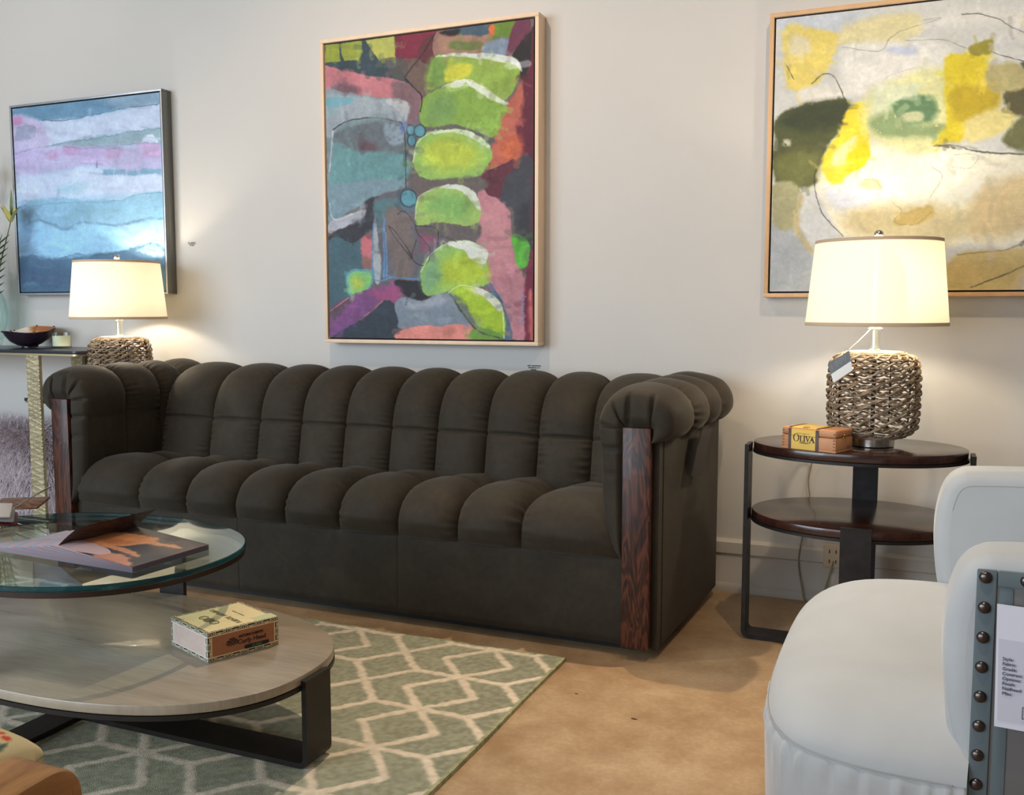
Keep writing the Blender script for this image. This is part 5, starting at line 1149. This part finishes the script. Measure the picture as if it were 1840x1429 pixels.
k = Nt('green_glass'); tr_ = k.n('BsdfTransparent', i_Color=(0.92, 0.97, 0.955, 1)); gl = k.n('BsdfGlossy', i_Roughness=0.03, i_Color=(0.8, 1, .95, 1)); fr = schlick(k); mx = k.n('MixShader', i_0=fr.outputs[0])
k.link(tr_.outputs[0], mx.inputs[1]); k.link(gl.outputs[0], mx.inputs[2]); k.link(mx.outputs[0], k.out.inputs[0])
b = MB(); b.lathe([(0, 0), (0.05, 0), (0.062, 0.03), (0.080, 0.10), (0.088, 0.16), (0.080, 0.22), (0.055, 0.28), (0.046, 0.32), (0.056, 0.36), (0.053, 0.36), (0.043, 0.32), (0.052, 0.28), (0.076, 0.22), (0.084, 0.16), (0.076, 0.10), (0.058, 0.035), (0.0, 0.012)], O, 48); b.build('vase_body', k.mat, VA)
FL = thing('flower_stems', 'green fern and budded flower stems standing in the glass vase', 'flowers', (-4.075, 3.21, 0.85))
LEAF = plain('leaf_green', L(96, 122, 66), 0.5, var=.2, vs=20); FERN = plain('fern_green', L(58, 82, 48), 0.6, var=.25, vs=30); BUD = plain('chartreuse_bud', L(190, 184, 108), 0.5, var=.15, vs=25)
O2 = np.array((-4.075, 3.21, 0.86))
def leaf(mb, a, d, n, w, curl=0.2):
    a = np.array(a, float); d = np.array(d, float); s_ = np.cross(d, n); s_ /= np.linalg.norm(s_); n = np.cross(s_, d); n /= np.linalg.norm(n); P = np.zeros((7, 3, 3))
    for i, t in enumerate(np.linspace(0, 1, 7)):
        ww = w*math.sin(PI*min(1, 0.08+t*0.92))**0.8*(1-0.3*t) if t < 1 else 0; c0 = a+d*t+n*curl*np.linalg.norm(d)*t*t
        P[i] = c0-s_*ww, c0+n*ww*0.25, c0+s_*ww
    mb.grid(P)
tips = [((-3.90, 3.215, 1.40), LEAF), ((-3.99, 3.20, 1.55), LEAF), ((-4.10, 3.22, 1.60), LEAF), ((-4.16, 3.20, 1.50), LEAF), ((-3.96, 3.19, 1.30), FERN), ((-4.06, 3.15, 1.36), FERN), ((-4.2, 3.2, 1.34), FERN)]
for tp_, m_ in tips:
    tp_ = np.array(tp_); path = spline([O2+(rng.random()*0.04-.02, rng.random()*.04-.02, 0), O2*0.55+tp_*0.45+(0, 0, .05), tp_], 14); b = MB(); b.tube(path, np.linspace(0.004, 0.002, 14), 6)
    s_ = b.build('stem', LEAF, FL)
    b = MB()
    if m_ is FERN:
        for i in range(5, 14):
            for sg in (-1, 1):
                for q in (0, 1): leaf(b, path[i], (sg*0.052+0.02, (q-.5)*0.04, 0.022+0.006*i*0.3), (0, -1, 0.3), 0.006, 0.1)
        b.build('fern_leaf', FERN, s_)
    else:
        for i in range(4):
            a = i*PI/2+rng.random(); leaf(b, path[-1], (0.030*math.cos(a), 0.030*math.sin(a), 0.085), (math.cos(a), math.sin(a), 0), 0.017, 0.25)
        b.build('bud', BUD, s_)
        b = MB(); leaf(b, path[-1]+(0.006, 0, 0.03), (0.016, 0.0, 0.125), (0.2, -1, 0), 0.010, 0.06); b.build('leaf_tip', LEAF, s_)
# lilac fur pouf under the console
FU = thing('pouf', 'lilac grey long haired sheepskin pouf tucked under the console table', 'pouf', (-4.03, 3.235, 0)); O = np.array((-4.03, 3.235, 0.235))
th, ph = np.meshgrid(np.linspace(0, 2*PI, 40, endpoint=False), np.linspace(-PI/2, PI/2, 20), indexing='ij'); ee = lambda q, e: np.sign(q)*np.abs(q)**e
P = np.stack([O[0]+0.35*ee(np.cos(ph), .6)*ee(np.cos(th), .8), O[1]+0.075*ee(np.cos(ph), .6)*ee(np.sin(th), .8), O[2]+0.225*ee(np.sin(ph), .6)], -1)
b = MB(); b.grid(P, cu=True); b.build('pouf_body', plain('lilac_hide', L(176, 160, 168), 0.9), FU)
b = MB(); V = []; F = []; r = np.random.default_rng(21)
for i in range(24000):
    a, q = 2*PI*r.random(), math.asin(2*r.random()-1)
    if math.sin(a) > 0.35: continue
    p = O+np.array((0.35*ee(math.cos(q), .6)*ee(math.cos(a), .8), 0.075*ee(math.cos(q), .6)*ee(math.sin(a), .8), 0.225*ee(math.sin(q), .6)))
    n_ = np.array((math.cos(q)*math.cos(a)/0.35, math.cos(q)*math.sin(a)/0.12, math.sin(q)/0.225)); n_ /= np.linalg.norm(n_)
    n_ = n_*0.036+r.normal(0, 0.008, 3)+np.array((0.014, -0.006, 0.012*math.sin(q)-0.006)); side = np.cross(n_, (0.3, -1, 0.2)); side *= 0.0015/np.linalg.norm(side); cur = r.normal(0, 0.006, 3); k0 = len(V)
    for t in (0, 0.5, 1.0):
        c0 = p+n_*t*1.25+cur*math.sin(PI*t)-np.array((0, 0, 0.034-0.022*max(0, math.sin(q))))*t*t; c0[1] = min(c0[1], 3.342); V += [c0-side*(1-t*.8), c0+side*(1-t*.8)]
    F += [(k0, k0+1, k0+3, k0+2), (k0+2, k0+3, k0+5, k0+4)]
b.add(V, F); o = b.build('fur', plain('lilac_fur', L(208, 198, 203), 0.85, var=.42, vs=55), FU, auto=0); o['kind'] = 'stuff'
# ================================================================ pale velvet armchair
def velvet(name, c, sh=0.35):
    k = Nt(name); v = k.coord(); f = k.noise(v, 5, 4, 0.55, 0.6)
    lo = tuple(x*0.93 for x in c[:3])+(1,)
    return k.pbr(k.ramp(f, [(0.35, lo), (0.65, c)]), 0.8, 0, k.bump(k.noise(v, 500, 2), 0.06, 0.001), spec=0.15, sheen=sh, srough=0.4, stint=(0.95, 0.97, 1, 1))
VEL = velvet('pale_velvet', L(180, 184, 187)); VELD = velvet('dark_grey_velvet', L(100, 112, 117), 0.12); SEAM = plain('seam_thread', L(158, 158, 158), .8); PANEL = plain('taupe_side_panel', L(98, 95, 95), 0.6, var=.08, vs=5)  # darker grey velvet for the trim and inner bands
AC = thing('armchair', 'pale grey velvet armchair with nailhead trim at the right edge', 'armchair', (0.25, 1.94, 0))
half = [(-0.228, 0.0), (-0.226, 0.14), (-0.217, 0.26), (-0.192, 0.355), (-0.145, 0.42), (-0.06, 0.455), (0.03, 0.464), (0.092, 0.464), (0.100, 0.40), (0.104, 0.322), (0.25, 0.318), (0.45, 0.318), (0.62, 0.318), (0.66, 0.25), (0.66, 0.10)]
out = [(x, 1.94-y) for x, y in half]+[(x, 1.94+y) for x, y in half[:0:-1]]
o = spline(out[:8], 90); o2 = spline(out[8:-7], 70); o3 = spline(out[-7:]+out[:1], 86)
OUT = np.concatenate([o, o2, o3[:-1]]); CEN = np.array((0.16, 1.94)); N_ = len(OUT)
rs = np.sin(np.linspace(0, 1, 26)*PI/2); P = np.zeros((N_, 26, 3))
for j, r_ in enumerate(rs):
    P[:, j, :2] = CEN+(OUT-CEN)*r_; P[:, j, 2] = 0.305+0.112*(1-r_**3.2)**0.55
b = MB(); b.grid(P, cu=True); b.build('seat_cushion', VEL, AC, fix=True)
zs = np.r_[0.306, 0.303, 0.298, 0.290, 0.275, 0.255, 0.22, 0.17, 0.11, 0.07]; sc = np.r_[1.0, 0.998, 1.003, 1.008, 1.012, 1.013, 1.012, 1.008, 1.002, 0.99]
P = np.zeros((N_, len(zs), 3)); i_ = np.arange(N_); pl = np.sin(i_*1.15)+0.6*np.sin(i_*2.1+1)+0.5*np.sin(i_*0.63)
for j, (z, s_) in enumerate(zip(zs, sc)):
    P[:, j, :2] = CEN+(OUT-CEN)*(s_+0.0075*pl[:, None]*math.exp(-((z-0.280)/0.018)**2)*(OUT[:, :1] < 0.09)); P[:, j, 2] = z
b = MB(); b.grid(P, cu=True); b.build('seat_front', VEL, AC, fix=True, auto=0)
sm = OUT[np.r_[N_-86:N_, 0:86]]; b = MB(); b.tube([(CEN[0]+(x-CEN[0])*1.003, CEN[1]+(y-CEN[1])*1.003, 0.3055) for x, y in sm], 0.0011, 6); b.build('seat_seam', SEAM, AC)
prof = spline([(0.112, 0.285), (0.082, 0.33), (0.063, 0.40), (0.055, 0.47), (0.055, 0.53), (0.062, 0.58), (0.076, 0.618), (0.100, 0.640), (0.140, 0.648), (0.30, 0.655), (0.52, 0.668), (0.76, 0.690)], 60)
def chair_arm(y0, y1, rev, name):
    """upholstered arm: the side outline swept across with generous rounding"""
    m = 15; yy = np.linspace(0, 1, m); P = np.zeros((len(prof), m, 3)); w = abs(y1-y0); r_ = 0.030
    t = np.gradient(prof, axis=0); t /= np.linalg.norm(t, axis=1)[:, None]; nn = np.stack([-t[:, 1], t[:, 0]], 1)
    ys = np.r_[0, r_*(1-np.cos(np.linspace(0, PI/2, 7)))[1:], w/2, w-r_*(1-np.cos(np.linspace(0, PI/2, 7)))[::-1][:-1], w]; ins = [r_*(1-math.sqrt(max(0, 1-(1-min(q, w-q)/r_)**2))) if min(q, w-q) < r_ else 0 for q in ys]
    P = np.zeros((len(prof), len(ys), 3))
    for j, (q, d) in enumerate(zip(ys, ins)):
        P[:, j, 0] = prof[:, 0]-nn[:, 0]*d; P[:, j, 2] = prof[:, 1]-nn[:, 1]*d; P[:, j, 1] = y0+q
    b = MB(); b.grid(P)
    for j in (0, len(ys)-1):
        ring = P[:, j]; cap = np.r_[ring, [(0.76, ring[0, 1], 0.10), (0.118, ring[0, 1], 0.10)]]; b.add(cap, [tuple(range(len(cap)))], smooth=True)
    o_ = b.build(name, VEL, AC, fix=True, auto=0); o_.modifiers.new('soft', 'WEIGHTED_NORMAL').weight = 80; return o_
chair_arm(1.500, 1.622, False, 'arm_cushion'); chair_arm(2.262, 2.384, True, 'arm_cushion')
for y, nm in ((1.622, 1), (2.262, 0)):
    t_ = np.gradient(prof, axis=0); t_ /= np.linalg.norm(t_, axis=1)[:, None]; q_ = prof+0.030*np.stack([t_[:, 1], -t_[:, 0]], 1); b = MB(); b.tube([(x, y, z) for x, z in q_[25:]], 0.0009, 5); b.build('stitch_seam', SEAM, AC)
for y0, y1, sg in ((1.4915, 1.502, -1), (2.382, 2.3925, 1)):
    b = MB(); b.box((0.096, y0+0.004, 0.085), (0.76, y1, 0.624), 0.002); b.build('side_panel', PANEL, AC)
    yt = y0 if sg < 0 else y1
    b = MB(); b.box((0.094, min(yt, yt+.006) - (0 if sg < 0 else .006), 0.085), (0.120, max(yt, yt+.006)-(0 if sg < 0 else .006), 0.6275), 0.0025); b.build('trim_band', VELD, AC)
    b = MB(); b.box((0.121, min(yt, yt+.006)-(0 if sg < 0 else .006), 0.6045), (0.75, max(yt, yt+.006)-(0 if sg < 0 else .006), 0.6275), 0.0025); b.build('trim_band', VELD, AC)
    b = MB(); b.box((0.124, y0+0.0022 if sg < 0 else y1-0.006, 0.09), (0.142, y0+0.006 if sg < 0 else y1-0.0022, 0.603), 0.0015); b.build('inner_band', VELD, AC)
NAIL = plain('antique_nailhead', L(96, 88, 86), 0.28, 1.0); nm_ = None
spots = [(0.105, 0.6165-0.0442*i) for i in range(12)]+[(0.107+0.0505*(i+1), 0.6165) for i in range(6)]
for x, z in spots:
    if nm_ is None:
        bm = bmesh.new(); bmesh.ops.create_uvsphere(bm, u_segments=16, v_segments=10, radius=0.0088); b = MB(); b.bm(bm); b.v[0][:, 1] *= 0.62; b.v[0] += np.array((x, 1.4905, z)); nm_ = b.build('nailhead', NAIL, AC); n0 = (x, z)
    else:
        q = nm_.copy(); COL.objects.link(q); q.parent = AC; q.location = (x-n0[0], 0, z-n0[1])
b = MB(); b.box((0.64, 1.52, 0.10), (0.80, 2.37, 0.80), 0.05, seg=5); b.build('backrest', VEL, AC)
for x, y in ((-0.14, 1.58), (-0.14, 2.30), (0.70, 1.58), (0.70, 2.30)):
    b = MB(); b.lathe([(0, 0), (0.018, 0), (0.024, 0.09), (0, 0.09)], (x, y, 0), 16); b.build('leg', DARKW, AC, fix=True)
# paper spec tag hung on the arm
PT = thing('price_tag', 'white printed specification sheet hanging on the side of the pale armchair', 'tag', (0.19, 1.484, 0.40))
card('paper_sheet', ((0.1205, 1.4818, 0.5825), (0.262, 1.4818, 0.5775), (0.2655, 1.4800, 0.398), (0.124, 1.4800, 0.4035)), 0.0007, plain('white_paper', L(214, 214, 226), 0.6), PT)
card('grey_panel', ((0.1245, 1.4806, 0.5325), (0.258, 1.4806, 0.528), (0.261, 1.4790, 0.409), (0.1275, 1.4790, 0.4135)), 0.0004, plain('pale_grey_print', L(196, 197, 210), 0.6), PT)
b = MB(); b.tube(spline([(0.19, 1.4825, 0.578), (0.20, 1.4880, 0.61), (0.205, 1.489, 0.640), (0.21, 1.50, 0.652)], 10), 0.001, 5); b.build('tag_string', plain('white_string', L(220, 220, 220), 0.8), PT)
GINK = plain('grey_ink', L(70, 72, 90), 0.6)
for i, w in enumerate(('Style:', 'Fabric:', 'Grade:', 'Contrast:', 'Options:', 'Finish:', 'Nailhead:', 'Misc:')):
    text_part('lettering', w, 0.0068, GINK, PT, (0.1300+0.0002*i, 1.4784, 0.5045-0.0072*i), (1, 0, -0.035), (0, 0, 1), align='LEFT', xs=1.0)
b = MB()
for i in range(8):
    x = 0.166
    while x < 0.200-0.004*(i % 3):
        l = 0.003+0.004*rng.random(); b.box((x, 1.4776, 0.5005-0.0072*i), (x+l, 1.4782, 0.5045-0.0072*i)); x += l+0.0016
b.build('print_rows', GINK, PT)
b = MB()
for a_, c_ in (((0.158, 0.437), (0.20, 0.4378)), ((0.158, 0.4202), (0.20, 0.421)), ((0.158, 0.4202), (0.1588, 0.4378))): b.box((a_[0], 1.4774, a_[1]), (c_[0], 1.4780, c_[1]))
b.build('print_frame', GINK, PT)
text_part('lettering', 'P', 0.013, GINK, PT, (0.1665, 1.4774, 0.4290), (1, 0, -0.03), (0, 0, 1))

# ================================================================ wooden armed chair in the near left corner
k = Nt('honey_wood'); v = k.coord((3, 0.7, 3)); HON = k.pbr(k.ramp(k.noise(v, 8, 5, 0.6, 0.8), [(0.25, L(120, 78, 42)), (0.55, L(176, 122, 70)), (0.8, L(206, 156, 98))]), 0.5, 0, k.bump(k.noise(k.coord((1, .3, 1)), 60, 3), 0.15), spec=0.4)
WC = thing('armchair', 'wooden armchair with flowered cream upholstery in the near left corner', 'armchair', (-1.10, 0.62, 0))
pr2 = spline([(0.36, 0.500), (0.50, 0.498), (0.62, 0.497), (0.690, 0.501), (0.722, 0.4995), (0.742, 0.486), (0.750, 0.462), (0.746, 0.435), (0.730, 0.418), (0.70, 0.412), (0.50, 0.420), (0.36, 0.425)], 60)
b = MB(); bm = bmesh.new(); vs = [bm.verts.new((-0.92, y, z)) for y, z in pr2]; f_ = bm.faces.new(vs); r_ = bmesh.ops.extrude_face_region(bm, geom=[f_])
for q in r_['geom']:
    if isinstance(q, bmesh.types.BMVert): q.co.x = -0.838
bmesh.ops.recalc_face_normals(bm, faces=bm.faces[:]); bmesh.ops.bevel(bm, geom=[e for e in bm.edges if abs(e.verts[0].co.x-e.verts[1].co.x) < 1e-6], offset=0.006, segments=2, profile=.5, affect='EDGES')
b.bm(bm); b.build('arm', HON, WC)
for x, y, h in ((-0.88, 0.68, 0.412), (-0.88, 0.40, 0.42), (-1.40, 0.68, 0.40), (-1.40, 0.40, 0.40)):
    b = MB(); b.box((x-0.028, y-0.028, RG if y > 0.76 else 0.0), (x+0.028, y+0.028, h), 0.006); b.build('leg', HON, WC)
c = Canvas(170, 130, [(0, 0), (1700, 0), (1700, 1300), (0, 1300)], (238, 216, 172), 95)
r = np.random.default_rng(4)
for i in range(16):
    x, y = (i % 4)*430+200*r.random(), (i//4)*330+160*r.random()
    c.poly([(x-170, y+40), (x-60, y-60), (x+90, y-30), (x+170, y+70), (x+60, y+10), (x-60, y+20)], (150, 118, 106), warp=20, soft=10); c.ell(x+40, y+130, 62, 76, (176, 150, 130), warp=12, soft=8); c.ell(x+40, y+130, 34, 46, (122, 108, 84), warp=12, soft=8)
    c.poly([(x+230, y-90), (x+262, y), (x+232, y+70), (x+205, y-10)], (108, 124, 110), warp=8, soft=8)
    for q in range(5): c.ell(x-100+q*62, y-150+18*q, 26, 17, (222, 96, 74), warp=8, soft=6)
c.poly([(1330, 0), (1700, 0), (1700, 330), (1330, 330)], (240, 220, 176), smooth=False, tv=.05)
c.poly([(1330, 110), (1450, 90), (1570, 150), (1640, 260), (1600, 330), (1540, 240), (1450, 170), (1330, 170)], (160, 128, 116), warp=8, soft=6)
for x, y, a_, b_ in ((1400, 250, 52, 62), (1510, 235, 46, 58)): c.ell(x, y, a_, b_, (184, 158, 138), warp=6, soft=5); c.ell(x, y, a_*.5, b_*.55, (124, 110, 88), warp=6, soft=5)
for i in range(5): c.ell(1400+i*52, 44+i*13, 22, 15, (226, 92, 70), warp=5, soft=4)
c.poly([(1640, 110), (1668, 170), (1660, 250), (1632, 190)], (104, 122, 108), warp=5, soft=4)
FLO = attr_mat('flowered_fabric', 0.85, 0.3, 300, spec=0.1)
def cushion(x0, x1, y0, y1, z0, z1, name):
    """soft pillow with the print stored per point"""
    n1, n2 = c.w, c.h; U, V_ = np.meshgrid(np.linspace(-1, 1, n1), np.linspace(-1, 1, n2), indexing='xy')
    k_ = ((1-np.abs(U)**5)*(1-np.abs(V_)**5))**0.34
    P = np.stack([(x0+x1)/2+U*(x1-x0)/2, (y0+y1)/2-V_*(y1-y0)/2, (z0+z1)/2+k_*(z1-z0)/2], -1)
    b = MB(); b.grid(P, flip=False); Q = P.copy(); Q[..., 2] = (z0+z1)/2-k_*(z1-z0)/2; b.grid(Q, flip=True)
    o = b.build(name, FLO, WC, auto=0); at = o.data.attributes.new('paint', 'FLOAT_COLOR', 'POINT'); cc_ = np.ones((2*n1*n2, 4)); cl = np.clip(lin(np.clip(c.img, 0, 255))*1.1, 0, .93).reshape(-1, 3); cc_[:n1*n2, :3] = cl; cc_[n1*n2:, :3] = cl
    at.data.foreach_set('color', cc_.ravel())
cushion(-1.46, -0.972, 0.36, 0.815, 0.40, 0.500, 'seat_pad')
b = MB(); b.box((-1.40, 0.38, 0.33), (-0.90, 0.72, 0.405), 0.01); b.build('seat_rail', HON, WC)
